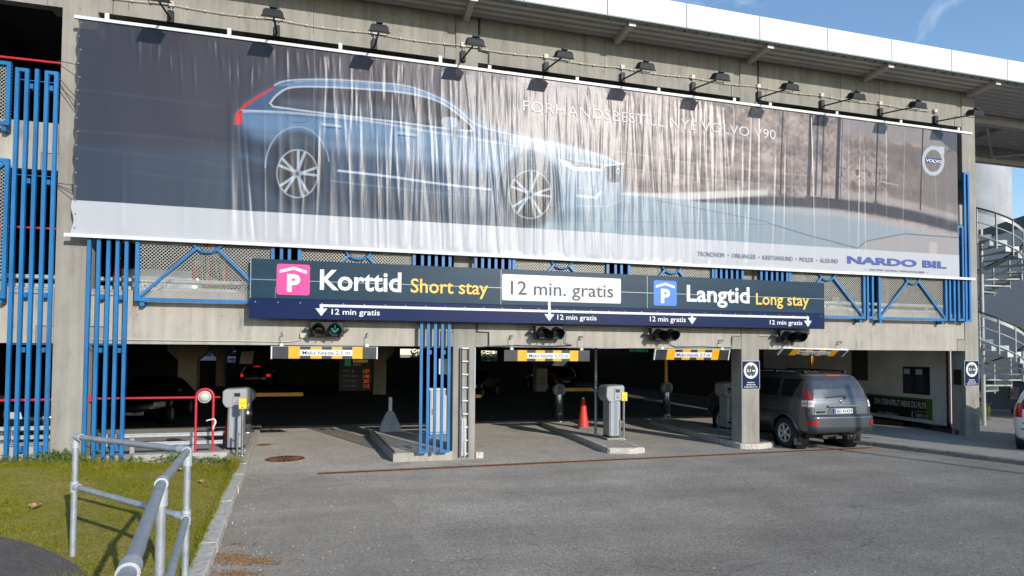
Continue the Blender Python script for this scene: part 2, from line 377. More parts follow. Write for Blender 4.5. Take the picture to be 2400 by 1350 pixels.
# grass blades
NB = 150000
ys = -8.8+8.5*rng.random(NB); ys = np.where(rng.random(NB) < .15, -1.2+.9*rng.random(NB), ys)
xs = -7+rng.random(NB)*(np.array([kx(y) for y in ys])-.19+7)
zz = np.array([lawn_z(a, b) for a, b in zip(xs, ys)])
cl = np.sin(xs*2.3+1)*np.sin(ys*1.9)+.6*np.sin(xs*5.1-ys*4.3)+rng.normal(0, .5, NB)
keep = cl > -1.05; xs, ys, zz, cl = xs[keep], ys[keep], zz[keep], cl[keep]; n = len(xs)
hh = (.009+.013*rng.random(n))*(1+.35*np.clip(cl, -1, 1)); ke = (rng.random(n) < .10)&(ys < -.3); kxs = np.array([kx(y) for y in ys]); xs = np.where(ke, kxs-.20+rng.normal(0, .022, n), xs); zz = np.where(ke, .105, zz); hh = np.where(ke, hh*2.2, hh); tf = rng.random(n) < .12; hh = np.where(tf, hh*2.3, hh); hh = np.where(ys > -1.0, hh*2.6, hh)
an = rng.random(n)*6.283; wd = .003+.003*rng.random(n); ln = .9*hh*rng.random(n); a2 = rng.random(n)*6.283
P0 = np.stack([xs-wd*np.cos(an), ys-wd*np.sin(an), zz-.004], 1); P1 = np.stack([xs+wd*np.cos(an), ys+wd*np.sin(an), zz-.004], 1)
P2 = np.stack([xs+ln*np.cos(a2), ys+ln*np.sin(a2), zz+hh], 1)
me = bpy.data.meshes.new('grass'); V = np.stack([P0, P1, P2], 1).reshape(-1, 3)
me.from_pydata(V.tolist(), [], np.arange(3*n).reshape(-1, 3).tolist())
gm = bpy.data.materials.new('grass_blade'); gm.use_nodes = True; g = gm.node_tree; b = g.nodes['Principled BSDF']; b.inputs['Roughness'].default_value = .7; b.inputs['Specular IOR Level'].default_value = .12
t = g.nodes.new('ShaderNodeTexCoord'); z = g.nodes.new('ShaderNodeTexNoise'); z.inputs['Scale'].default_value = 2.2; z.inputs['Detail'].default_value = 8; z.inputs['Roughness'].default_value = .75
r = g.nodes.new('ShaderNodeValToRGB'); e = r.color_ramp.elements
e[0].position = .30; e[0].color = (.12, .155, .008, 1); e[1].position = .72; e[1].color = (.30, .225, .06, 1); k = e.new(.5); k.color = (.19, .19, .012, 1)
g.links.new(t.outputs['Object'], z.inputs[0]); g.links.new(z.outputs[0], r.inputs[0]); g.links.new(r.outputs[0], b.inputs[0])
me.materials.append(gm); o = bpy.data.objects.new('grass', me); COL.objects.link(o); tag(o, 'short patchy yellow green grass of the lawn beside the handrail', 'grass', kind='stuff')

# footpath, lower left
pts = [G(-400, 1215, .42), G(-60, 1250, .42), G(0, 1264, .42), G(70, 1277, .42), G(130, 1300, .42), G(180, 1328, .42), G(215, 1352, .42), G(240, 1420, .42), G(-600, 1500, .42)]
mb = MB(); poly = [(p[0], p[1]) for p in pts]
mb.prismz(poly, lambda x, y: lawn_z(x, y)-.05, lambda x, y: lawn_z(x, y)+.03); o = mb.build('footpath', PATHM); tag(o, kind='structure')

# kerbs: rows of granite blocks
def kerb_run(mb, pts, wd, zt, zb=-.05, seg=1.1, jit=.006, side=1):
    """blocks along a polyline; pts = outer edge, block lies to the `side`"""
    for p, q in zip(pts[:-1], pts[1:]):
        p, q = Vector((*p, 0)), Vector((*q, 0)); L_ = (q-p).length; k = max(1, round(L_/seg)); d = (q-p)/L_; nrm = Vector((-d.y, d.x, 0))*side
        for i in range(k):
            a, b_ = L_*i/k+.006, L_*(i+1)/k-.006; j = random.uniform(-jit, jit); h = zt+random.uniform(-jit, jit)
            m_ = 6; vs = []; rows = [(0, zb), (0+.004, h-.02), (.018, h), (wd-.012, h), (wd, h-.012), (wd, zb)]
            for s_ in range(m_+1):
                t_ = a+(b_-a)*s_/m_
                for (c_, z_) in rows:
                    r1 = random.uniform(-jit, jit)*.7
                    vv = p+d*t_+nrm*(c_+j+r1); vs.append((vv.x, vv.y, z_+(r1*.6 if z_ > 0 else 0)))
            R = len(rows); fs = [(i_*R+k_, i_*R+k_+1, (i_+1)*R+k_+1, (i_+1)*R+k_) for i_ in range(m_) for k_ in range(R-1)]
            fs += [tuple(range(R)), tuple(range(m_*R, m_*R+R))[::-1]]
            mb.add(vs, fs)
    return mb
mb = MB(); kerb_run(mb, [(kx(-14), -14), (kx(-.2), -.2)], .19, .125, side=1, jit=.010); kerb_run(mb, [(kx(-.2), -.2), (kx(6.6), 6.6)], .16, .135, side=1, jit=.004)
o = mb.build('lawn_kerb', GRANITE, fix=True); tag(o, kind='structure')
# raised walkway left of lane one
mb = MB().prismz([(-13, .0), (kx(.0)-.165, .0), (kx(6.6)-.165, 6.6), (-13, 6.6)], -.05, .132); o = mb.build('raised_pavement', CONW); tag(o, kind='structure')
# pavement and kerb on the right
kR = [G(1990, 1040, .0), G(2050, 1047, 0), G(2130, 1057, 0), G(2220, 1068, 0), G(2310, 1080, 0), G(2400, 1091, 0), G(2700, 1135, 0)]
kR = [(p[0], p[1]) for p in kR]
pav = [kR[0]]+kR+[(40, kR[-1][1]-3), (60, 60), (18.2, 60), (18.2, .6), (13.5, 7.5), (12.95, 3.0)]
mb = MB().prismz([(x+.08, y+.05) for x, y in pav], -.05, .085); o = mb.build('pavement', PAVE, fix=True); tag(o, kind='structure')
mb = MB(); kerb_run(mb, [(12.75, 2.6)]+kR, .14, .105, side=1, seg=1.0, jit=.004); o = mb.build('pavement_kerb', GRAND, fix=True); tag(o, kind='structure')
# painted line on the pavement
a = G(2245, 1041, .09); b = G(2420, 1065, .09); mb = MB(); d = Vector((b[0]-a[0], b[1]-a[1], 0)).normalized(); nn = Vector((-d.y, d.x, 0))*.05
mb.add([(a[0], a[1], .0895), (b[0], b[1], .0895), (b[0]+nn.x, b[1]+nn.y, .0895), (a[0]+nn.x, a[1]+nn.y, .0895)], [(0, 1, 2, 3)])
o = mb.build('road_marking', mat('line_paint', (.45, .45, .44), .7, var=.4, vscale=9)); tag(o, kind='structure')

pp = [G(x, y, 0) for x, y in ((560, 1150), (745, 1113), (860, 1140), (925, 1180), (965, 1250), (1010, 1330), (1080, 1450), (300, 1450))]
pp = [(kx(-2.6), -2.6)]+[(p[0], p[1]) for p in pp[1:7]]+[(kx(-8.5), -8.5)]
SMOOTHA = ground_mat('worn_asphalt', (.178, .163, .142), (.212, .195, .171), .9, .26, None, False, True)
o = MB().add([(x, y, .0035) for x, y in pp], [tuple(range(len(pp)))[::-1]]).build('road', SMOOTHA, fix=False); tag(o, kind='structure')
# ------------------------------------------------------------------ traffic islands
def island(pts, label, h=.13):
    t = thing('traffic_island', label, 'traffic island', (pts[0][0], pts[0][1], 0), group='kerbed islands between the lanes')
    c = Vector((sum(p[0] for p in pts)/len(pts), sum(p[1] for p in pts)/len(pts)))
    ins = [tuple(Vector(p)+(c-Vector(p)).normalized()*.13) for p in pts]
    MB().prismz(ins, -.02, h-.004).build('paving', FLOORM, t, fix=True)
    P = [Vector(p) for p in pts]; Q = []
    for a, b in zip(P, P[1:]+P[:1]):
        k = max(1, int((b-a).length/.16)); Q += [a+(b-a)*i/k for i in range(k)]
    for _ in range(2): Q = [(Q[i-1]+Q[i]*2+Q[(i+1) % len(Q)])/4 for i in range(len(Q))]
    N = len(Q); nr = []
    for i in range(N): d = (Q[(i+1) % N]-Q[i-1]).normalized(); nr.append(Vector((-d.y, d.x)))
    rows = [(0, -.03), (.004, h*.55), (.010, h-.03), (.035, h), (.17, h+.002), (.18, h-.03)]; vs = []
    for i in range(N):
        for k, (c, z) in enumerate(rows):
            j = random.uniform(-.011, .011) if 0 < k < 4 else 0; q = Q[i]+nr[i]*(c+j); vs.append((q.x, q.y, z+(j*.5 if k > 1 else 0)))
    R = len(rows); mb = MB(); mb.add(vs, [(i*R+k, ((i+1) % N)*R+k, ((i+1) % N)*R+k+1, i*R+k+1) for i in range(N) for k in range(R-1)]); mb.build('kerb_stones', GRANITE, t, fix=True)
    for i in range(0, N, 7): q, e = Q[i], Q[i]+nr[i]*.168; MB().bar((q.x-nr[i].x*.0045, q.y-nr[i].y*.0045, h*.5), (q.x, q.y, h*.5), .009, h*.9).build('kerb_joint', GREYD, t); MB().bar((q.x+nr[i].x*.03, q.y+nr[i].y*.03, h+.004), (e.x, e.y, h+.004), .008, .005).build('kerb_joint', GREYD, t)
    return t
def xy(x, y, z=.13): p = G(x, y, z); return (p[0], p[1])
f2l, f2r, b2l = xy(1425, 1052), xy(1517, 1050), xy(1264, 987)
island([f2l, xy(1440, 1062, .0), xy(1478, 1066, 0), xy(1510, 1061, 0), f2r, (b2l[0]+.95, b2l[1]), b2l], 'kerbed island carrying the solitary orange cone and the tall thin pole')
f3l, f3r, b3l = xy(1733, 1041), xy(1819, 1036), xy(1516, 983)
island([f3l, xy(1745, 1053, 0), xy(1785, 1054, 0), xy(1818, 1047, 0), f3r, (b3l[0]+1.1, b3l[1]), b3l], 'kerbed island the pillar left of the parked dark car stands on')
t = thing('concrete_plinth', 'low pale concrete plinth under the white cabinet beside the cable ladder', 'plinth', (1.2, 0, 0))
MB().prismz([(1.20, .0), (2.455, -.03), (2.9, 3.8), (.93, 3.9)], -.02, .19).build('block', CONCL, t, fix=True)
mb = MB(); mb.bar((1.235, -.02, .20), (.99, 3.8, .20), .03, .05); mb.build('edge_strip', GREYD, t)

# drain channel in front of the entrance
d0 = xy(745, 1111, 0); d1 = xy(2045, 1050, 0); t = thing('drain_channel', 'long rusty slotted drain grate across the entrance road', 'drain', (d0[0], d0[1], 0))
v = Vector((d1[0]-d0[0], d1[1]-d0[1], 0)); L_ = v.length; v /= L_; nv = Vector((-v.y, v.x, 0)); p0 = Vector((d0[0], d0[1], 0))
mb = MB()
for s_ in (-.07, .07): mb.bar(p0+nv*s_+Vector((0, 0, .006)), p0+v*L_+nv*s_+Vector((0, 0, .006)), .022, .012)
mb.build('channel_frame', RUST, t)
mb = MB()
for i in range(int(L_/.045)): q = p0+v*(i*.045+.02)+Vector((0, 0, .006)); mb.bar(q-nv*.06, q+nv*.06, .022, .010)
mb.build('grating', RUST, t); MB().bar(p0+Vector((0, 0, .003)), p0+v*L_+Vector((0, 0, .003)), .12, .003).build('gully', BLACK, t)
def manhole(p, r, label):
    t = thing('manhole_cover', label, 'manhole cover', (p[0], p[1], .004), group='manhole covers in the first lane')
    mb = MB(); mb.lathe([(r*1.02, 0), (r*1.02, .006), (r*.93, .007), (r*.92, .004)], 40); mb.build('frame', RUST, t, world=False)
    mb = MB(); mb.lathe([(r*.92, .0028), (0.001, .003)], 40); mb.build('base', BLACK, t, world=False); mb = MB()
    for k in range(18):
        a = k*2*math.pi/18; mb.bar((math.cos(a)*r*.35, math.sin(a)*r*.35, .006), (math.cos(a)*r*.88, math.sin(a)*r*.88, .006), r*.11, .006)
    mb.lathe([(r*.3, .003), (r*.3, .009), (r*.2, .009), (r*.2, .003)], 24); mb.build('cover', RUST, t, world=False)
manhole(xy(668, 1076, 0), .40, 'large round rusty ribbed manhole cover near the lawn kerb'); manhole(xy(618, 1043, 0), .17, 'small rusty cover deeper in the lane behind the larger one')

# small stones and scraps on the asphalt
mb = MB()
for _ in range(150):
    px, py = random.choice([(random.uniform(480, 1000), random.uniform(1120, 1345)), (random.uniform(560, 2300), random.uniform(1115, 1345)), (random.gauss(600, 30), random.uniform(1090, 1340))]); q = G(px, py, 0)
    if q[0] < kx(q[1])+.03: continue
    r = random.uniform(.006, .017); a = random.uniform(0, 3); c_, s_ = math.cos(a)*r, math.sin(a)*r
    mb.add([(q[0]-c_, q[1]-s_, .004), (q[0]+s_, q[1]-c_, .004), (q[0]+c_, q[1]+s_, .004), (q[0]-s_, q[1]+c_, .004), (q[0], q[1], .004+r*.8)], [(0, 1, 4), (1, 2, 4), (2, 3, 4), (3, 0, 4)])
tag(mb.build('gravel', mat('grit_stone', (.42, .37, .30), .8, var=.5, vscale=3)), 'scattered small stones and scraps on the asphalt', 'grit', kind='stuff')
# needles and leaves
mb = MB()
for (cx, cy, sx, sy, n_) in [(545, 1312, 60, 14, 260), (600, 1318, 70, 10, 170), (560, 1348, 60, 8, 130), (560, 1278, 35, 5, 40), (470, 1345, 30, 10, 0)]:
    for _ in range(n_):
        q = G(cx+random.gauss(0, sx*.5), cy+random.gauss(0, sy*.5), 0); a = random.uniform(0, 3.14); l = random.uniform(.015, .04); z_ = random.uniform(.004, .028)
        mb.bar((q[0]-l*math.cos(a), q[1]-l*math.sin(a), z_), (q[0]+l*math.cos(a), q[1]+l*math.sin(a), z_+random.uniform(-.003, .008)), .0045, .002)
tag(mb.build('needle_litter', NEEDLE), 'drift of dry orange brown needles on the asphalt by the kerb', 'litter', kind='stuff')
for k, (px, py, lb) in enumerate([(82, 1187, 'curled tan leaf lying on the grass left of the handrail'), (845, 1128 , ''), (425, 1103, 'small pale leaf on the grass beyond the handrail corner'), (474, 1131, 'pale dry leaf in the grass near the lawn kerb')]):
    if not lb: continue
    z_ = .42 if px < 200 else .2; q = G(px, py, z_); mb = MB(); s_ = .07 if px < 200 else .05; zz_ = lawn_z(q[0], q[1])+.04
    mb.grid(lambda u, v: (q[0]+(u-.5)*2*s_*math.sin(math.pi*(.1+.8*v)), q[1]+(v-.5)*2*s_, zz_+.03*(u-.5)**2*4+.01*v), 6, 6)
    tag(mb.build('fallen_leaf', DRYLEAF), lb, 'leaf', 'fallen leaves on the lawn')
# weeds along the foot of the wall
def weeds(name, spots, label):
    mb = MB()
    for (x, y, z_, n_, h, sp) in spots:
        for _ in range(n_):
            bx, by = x+random.gauss(0, sp), y+random.gauss(0, sp*.35); a = random.uniform(0, 6.28); hh_ = h*random.uniform(.4, 1.1); l = random.uniform(.035, .085)
            c = Vector((bx+.05*math.cos(a), by+.05*math.sin(a), z_+hh_)); d = Vector((math.cos(a), math.sin(a), random.uniform(-.3, .5))).normalized(); s_ = d.cross(Vector((0, 0, 1))).normalized()*l*.4
            mb.add([c, c+d*l*.5+s_, c+d*l, c+d*l*.5-s_], [(0, 1, 2, 3)]); mb.bar((bx, by, z_), c, .004, .004)
    tag(mb.build(name, LEAFM), label, 'weeds', kind='stuff')
weeds('weeds', [(-4.75, -.32, lawn_z(-4.75, -.3), 230, .2, .22), (-5.35, -.42, lawn_z(-5.3, -.4), 120, .13, .3), (-4.2, -.35, lawn_z(-4.2, -.35), 100, .12, .25), (-3.3, -.3, lawn_z(-3.3, -.3), 80, .12, .3), (-2.45, -.25, .17, 170, .12, .3), (-2.9, -.2, .17, 50, .28, .08), (-2.0, -.3, .15, 90, .1, .12)], 'leafy weeds growing along the foot of the garage wall by the lawn')
q = G(2306, 985, .09); weeds('weeds', [(q[0], q[1], .09, 130, .55, .14), (q[0]+.5, q[1]+.5, .09, 60, .4, .2)], 'yellow green weeds beside the corner pillar under the spiral stair')

# ------------------------------------------------------------------ the garage building
gar = thing('parking_garage', 'concrete multi storey parking garage with white roof fascia and four bays', 'building', (-5, 0, 0))
PIL = [(-12.35, -11.8), (-5.045, -4.46), (2.455, 2.955), (9.70, 10.21), (16.93, 17.42)]
for i, (a, b) in enumerate(PIL):
    MB().bbox(a, b, 0, .43, -.3 if i != 3 else .1, 9.78, .012).build('pillar', CONC, gar)
def spandrel(a, b, z0, z1, name, m, nz_=.31, nw=.27, y0=.012, y1=.20):
    g_ = .014
    MB().prism([(a+g_, z1), (a+g_, z0+nz_+g_), (a+nw+g_, z0+nz_+g_), (a+nw+g_, z0), (b-nw-g_, z0), (b-nw-g_, z0+nz_+g_), (b-g_, z0+nz_+g_), (b-g_, z1)], y0, y1).build(name, m, gar, fix=True)
    MB().box(a, a+nw, y0-.004, .4, z0, z0+nz_).build('corbel', CONC, gar); MB().box(b-nw, b, y0-.004, .4, z0, z0+nz_).build('corbel', CONC, gar)
for (p, q) in zip(PIL[:-1], PIL[1:]):
    a, b = p[1], q[0]
    spandrel(a, b, 2.45, 3.48, 'spandrel', CONCL); spandrel(a, b, 5.67, 6.56, 'spandrel', CONCL)
    spandrel(a, b, 8.775, 9.78, 'spandrel', CONC, .27, .24)
# slabs, ceilings, beams
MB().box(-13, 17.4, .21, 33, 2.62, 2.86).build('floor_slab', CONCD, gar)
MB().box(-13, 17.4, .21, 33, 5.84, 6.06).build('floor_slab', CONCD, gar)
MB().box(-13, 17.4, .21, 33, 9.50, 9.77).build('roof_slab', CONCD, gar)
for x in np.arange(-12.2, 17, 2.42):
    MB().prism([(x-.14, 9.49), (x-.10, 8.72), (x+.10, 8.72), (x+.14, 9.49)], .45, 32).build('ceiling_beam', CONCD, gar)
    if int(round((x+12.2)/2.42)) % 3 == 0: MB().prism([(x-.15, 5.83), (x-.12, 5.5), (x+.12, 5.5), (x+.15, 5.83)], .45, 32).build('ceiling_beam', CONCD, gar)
# rear and side walls with openings
BY_ = 32.5
def backwall(z0, z1, holes):
    xs_ = [-13]; 
    for h in sorted(holes): xs_ += [h[0], h[1]]
    xs_.append(17.4); mb = MB()
    for i in range(0, len(xs_), 2): mb.box(xs_[i], xs_[i+1], BY_, BY_+.25, z0, z1)
    for h in holes: mb.box(h[0], h[1], BY_, BY_+.25, z0, h[2]); mb.box(h[0], h[1], BY_, BY_+.25, h[3], z1)
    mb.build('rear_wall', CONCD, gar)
def hole(x0, y0, x1, y1): a = F(x0, y1, BY_); b = F(x1, y0, BY_); return (a[0], b[0], max(.1, a[2]), min(2.6, b[2]))
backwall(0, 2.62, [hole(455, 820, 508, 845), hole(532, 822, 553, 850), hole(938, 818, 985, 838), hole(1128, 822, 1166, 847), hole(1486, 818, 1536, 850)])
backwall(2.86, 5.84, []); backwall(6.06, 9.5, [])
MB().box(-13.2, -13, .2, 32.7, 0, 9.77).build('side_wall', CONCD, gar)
# oblique wall of the stair core at the right with pale paint, pipe and plinth step
wb = G(2226, 1001, .20); wa = wb+np.array([math.sin(R_(5)), math.cos(R_(5)), 0])*9.5
wd = Vector((wb[0]-wa[0], wb[1]-wa[1], 0)).normalized(); wn = Vector((wd.y, -wd.x, 0))
if wn.x > 0: wn = -wn
A0 = Vector((wa[0], wa[1], 0)); B0 = Vector((wb[0], wb[1], 0))
MB().prismz([tuple((A0-wn*.2)[:2]), tuple((B0-wn*.2)[:2]), tuple(B0[:2]), tuple(A0[:2])], 0, 2.62).build('core_wall', WALLP, gar, fix=True)
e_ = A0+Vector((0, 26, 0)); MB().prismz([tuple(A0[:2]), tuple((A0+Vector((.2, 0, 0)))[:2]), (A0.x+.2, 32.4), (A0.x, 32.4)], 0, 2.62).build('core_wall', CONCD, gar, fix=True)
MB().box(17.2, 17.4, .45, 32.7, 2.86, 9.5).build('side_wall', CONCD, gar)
s0, s1 = G(2040, 985, .0), G(2247, 1027, .0); S0 = Vector((s0[0], s0[1], 0)); S1 = Vector((s1[0], s1[1], 0))
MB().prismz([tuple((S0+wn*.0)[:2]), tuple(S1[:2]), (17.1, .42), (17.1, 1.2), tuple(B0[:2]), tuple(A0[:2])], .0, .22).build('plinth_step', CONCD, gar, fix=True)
def wallpt(px, py):         # measured point on the oblique wall
    d = Vector(ray(px, py)); c = Vector(CAM); t_ = (A0-c).dot(wn)/d.dot(wn); return c+d*t_
p_ = wallpt(2226, 820); MB().tube([(p_.x+wn.x*.06, p_.y+wn.y*.06, .22), (p_.x+wn.x*.06, p_.y+wn.y*.06, 2.6)], .055, 10).build('down_pipe', mat('brown_pipe', (.025, .012, .010), .7), gar)
d0_ = wallpt(1998, 890); d1_ = wallpt(2034, 822)
def on_wall(p, q, z0, z1, off, th, name, m, par):
    a = p+wn*off; b = q+wn*off; mb = MB(); vs = []
    for (c, k) in ((a, 0), (b, 0), (b, 1), (a, 1)):
        e = c+wn*th*k; vs.append((e.x, e.y))
    mb.prismz(vs, z0, z1); return mb.build(name, m, par, fix=True)
on_wall(d0_, d1_, d0_.z, 2.6, 0, .03, 'wall_panel', CONCD, gar)
MB().box(17.4-.49-.012, 16.93-.002, .12, .33, 1.50, 1.92).build('wall_hatch', mat('hatch', (.02, .014, .016), .5), gar)
# interior columns with flared heads
for (px0, px1, py) in [(415, 458, 940), (875, 905, 925), (1257, 1284, 918), (1582, 1610, 916), (505, 525, 905)]:
    a = G(px0, py, 0); b = G(px1, py, 0); cx = (a[0]+b[0])/2; wdt = (b[0]-a[0])/2; y = a[1]
    MB().prism([(cx-wdt, 0), (cx+wdt, 0), (cx+wdt, 1.85), (cx+wdt+.45, 2.3), (cx+wdt+.45, 2.61), (cx-wdt-.45, 2.61), (cx-wdt-.45, 2.3), (cx-wdt, 1.85)], y, y+.7).build('column', WALLP, gar, fix=True)
for x in (-8., -1.3, 5.7, 12.8):
    for y in (9., 24.):
        if abs(x-5.7) < .1 and y < 10: continue
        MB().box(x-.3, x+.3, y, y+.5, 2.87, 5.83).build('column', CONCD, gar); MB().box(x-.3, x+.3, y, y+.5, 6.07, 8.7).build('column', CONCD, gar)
for px in (300, 735, 1372, 1418, 1487, 1688, 1970, 2061):
    x = F(px, 60 if px < 1000 else 180, 0)[0]; MB().box(x-.006, x+.006, .004, .0118, 8.9, 9.77).build('panel_joint', GREYD, gar)
# canopy: corrugated soffit, fascia panels, brackets
CY = -.95
def corr(x0, x1, y0, y1, z):
    mb = MB(); prof = []; y = y0; i = 0
    while y < y1:
        for dy, dz in ((0, 0), (.10, 0), (.125, .045), (.185, .045)): prof.append((min(y+dy, y1), z+dz))
        y += .21
    prof.append((y1, z)); vs = [(x0, a, b) for a, b in prof]+[(x1, a, b) for a, b in prof]; n_ = len(prof)
    mb.add(vs, [(i, i+1, n_+i+1, n_+i) for i in range(n_-1)]); mb.box(x0, x1, y0, y1, z+.06, z+.14); return mb
corr(-13, 17.42, CY+.02, .44, 9.785).build('soffit', SOFF, gar); corr(17.42, 33, CY+.02, 4.45, 9.785).build('soffit', SOFF, gar)
MB().box(-13, 17.42, CY, 33, 9.94, 10.2).build('roof', GREYD, gar); MB().box(17.421, 33, CY, 4.45, 9.94, 10.2).build('roof', GREYD, gar)
xs_ = [-9.9, -7.96, -6.02, -4.08, -2.12, -.17, 1.78, 3.73]+[F(x, y, CY)[0] for x, y in ((1423, 37), (1608, 66), (1779, 93), (1938, 120), (2088, 147), (2228, 172), (2359, 190))]+[19.3, 21.2, 23.2, 25.1, 27, 29, 31, 33]
for a, b in zip(xs_[:-1], xs_[1:]): MB().bbox(a+.012, b-.012, CY-.035, CY-.002, 9.765, 10.315, .006).build('fascia_panel', WHITE, gar)
MB().box(xs_[0], 33, CY-.0015, CY+.02, 9.77, 10.3).build('fascia_back', GREYD, gar)
MB().box(xs_[0], 33, CY-.03, CY+.05, 9.742, 9.764).build('drip_edge', mat('drip', (.25, .33, .30), .5), gar)
mb = MB()
for x in np.arange(-9, 22, .32): mb.box(x, x+.03, CY+.05, CY+.16, 9.755, 9.79)
mb.build('soffit_clips', GREYD, gar)
for x in (-8.3, -4.6, -.98, 2.67, 6.30, 9.94, 13.55, 17.18, 20.8, 24.4):
    mb = MB(); yb = CY+.10; vs = []
    for xx in (x-.06, x+.06): vs += [(xx, 0 if x < 17.3 else 4.2, 9.64), (xx, yb, 9.69), (xx, yb, 9.782), (xx, 0 if x < 17.3 else 4.2, 9.782)]
    mb.add(vs, [(0, 1, 2, 3), (7, 6, 5, 4), (0, 4, 5, 1), (1, 5, 6, 2), (2, 6, 7, 3), (3, 7, 4, 0)]); br = mb.build('roof_bracket', STEELP, gar, fix=True)
    MB().box(x-.085, x+.085, yb-.012, yb, 9.66, 9.782).build('end_plate', WHITEP, br)
# roof beams over the stairs
for y in (1.1, 3.4): MB().box(17.44, 33, y, y+.22, 9.25 if y > 2 else 9.5, 9.78).build('roof_beam', STEELP, gar)
mb = MB(); mb.bar((19.6, 1.3, 9.5), (22.6, 3.4, 9.42), .06, .06); mb.bar((25.6, 1.3, 9.5), (22.6, 3.4, 9.42), .06, .06); mb.build('wind_brace', GALVP, gar)

# low wall by the lawn, left-bay plinth
t = thing('low_wall', 'low rough concrete wall between the corner pillar and the first lane', 'wall', (-4.4, 0, 0)); MB().bbox(-4.455, -2.02, -.06, .16, -.1, .345, .015).build('wall_body', CONCL, t)
t = thing('low_wall', 'low concrete wall under the leftmost blue bars', 'wall', (-8, 0, 0)); MB().bbox(-11.7, -5.06, -.02, .16, -.1, .62, .012).build('wall_body', CONCL, t)

# ------------------------------------------------------------------ blue bar screens
SY = -.20; BW = .030
def bar_screen(xs, z0, z1, label, loops, group, z1b=None):
    """vertical square bars; loops = pairs joined at top and bottom"""
    t = thing('bar_screen', label, 'bar screen', (xs[0], SY, z0), group=group); used = set()
    for (i, j) in loops:
        mb = MB(); used |= {i, j}; zt = z1 if z1b is None else (z1b if i >= len(xs)-2 else z1)
        for x in (xs[i], xs[j]): mb.box(x-BW, x+BW, SY-.03, SY+.03, z0, zt)
        a, b = xs[i]+BW, xs[j]-BW
        mb.box(a, b, SY-.029, SY+.029, z0, z0+.06); mb.box(a, b, SY-.029, SY+.029, zt-.06, zt); mb.build('loop_bar', BLUE, t)
    for i, x in enumerate(xs):
        if i not in used: MB().box(x-BW, x+BW, SY-.03, SY+.03, z0-.02, z1+.01).build('straight_bar', BLUE, t)
    zs = [z for z in (z0+.42, 2.42, 3.42, 5.5, 7.25) if z0 < z < z1]
    for z in zs:
        MB().box(xs[0], xs[-1], SY+.031, SY+.045, z, z+.014).build('fixing_rail', BLUE, t)
        for x in sorted({xs[min(1, len(xs)-1)]+.03, xs[max(0, len(xs)-2)]+.03}): MB().box(x, x+.05, SY+.031, .011, z-.14, z-.05).build('wall_clip', BLUE, t)
    return t
g_ = 'blue vertical bar screens on the facade'
bar_screen([-5.64, -5.49, -5.335, -5.18, -5.03], .2, 7.45, 'tall blue bar screen left of the leftmost concrete pillar, floor to upper storey', [(0, 1), (3, 4)], g_)
bar_screen([-4.425, -4.27, -4.11, -3.96, -3.81], .18, 7.45, 'tall blue bar screen standing right of the leftmost pillar beside the handrail corner', [(0, 1), (3, 4)], g_)
bar_screen([1.74, 1.885, 2.035, 2.185, 2.33], .20, 7.45, 'tall blue bar screen in front of the white cabinet beside the cable ladder', [(0, 1), (3, 4)], g_)
Lz0, Lz1 = 3.27, 7.40
bar_screen([-1.07, -.92], Lz0, Lz1, 'pair of blue bars above the pink parking symbol between two mesh panels', [(0, 1)], g_)
bar_screen([2.895, 3.045, 3.195, 3.345, 3.50, 3.66], Lz0, Lz1, 'blue bars right of the cable ladder pillar, above the white sign field edge', [(0, 1), (2, 3), (4, 5)], g_)
bar_screen([6.19, 6.34], Lz0, Lz1, 'pair of blue bars above the right end of the white sign field', [(0, 1)], g_)
bar_screen([8.84, 8.98, 9.13, 9.28, 9.43, 9.58], Lz0, Lz1, 'blue bars above the white long stay lettering, left of a pillar', [(0, 1), (2, 3), (4, 5)], g_)
bar_screen([10.12, 10.27, 10.43, 10.58, 10.73, 10.88], Lz0, Lz1, 'blue bars right of the third pillar above the right end of the slate sign', [(0, 1), (2, 3), (4, 5)], g_)
bar_screen([13.37, 13.53], Lz0, Lz1, 'pair of blue bars between the two mesh panels right of the slate sign', [(0, 1)], g_)
bar_screen([16.14, 16.30, 16.45, 16.62], Lz0, 5.9, 'short blue bars between the rightmost mesh panel and the tall corner loop', [(0, 1), (2, 3)], g_)
bar_screen([16.72, 16.86], Lz0-.02, 7.40, 'tall narrow blue loop at the corner pillar reaching past the banner edge', [(0, 1)], g_)

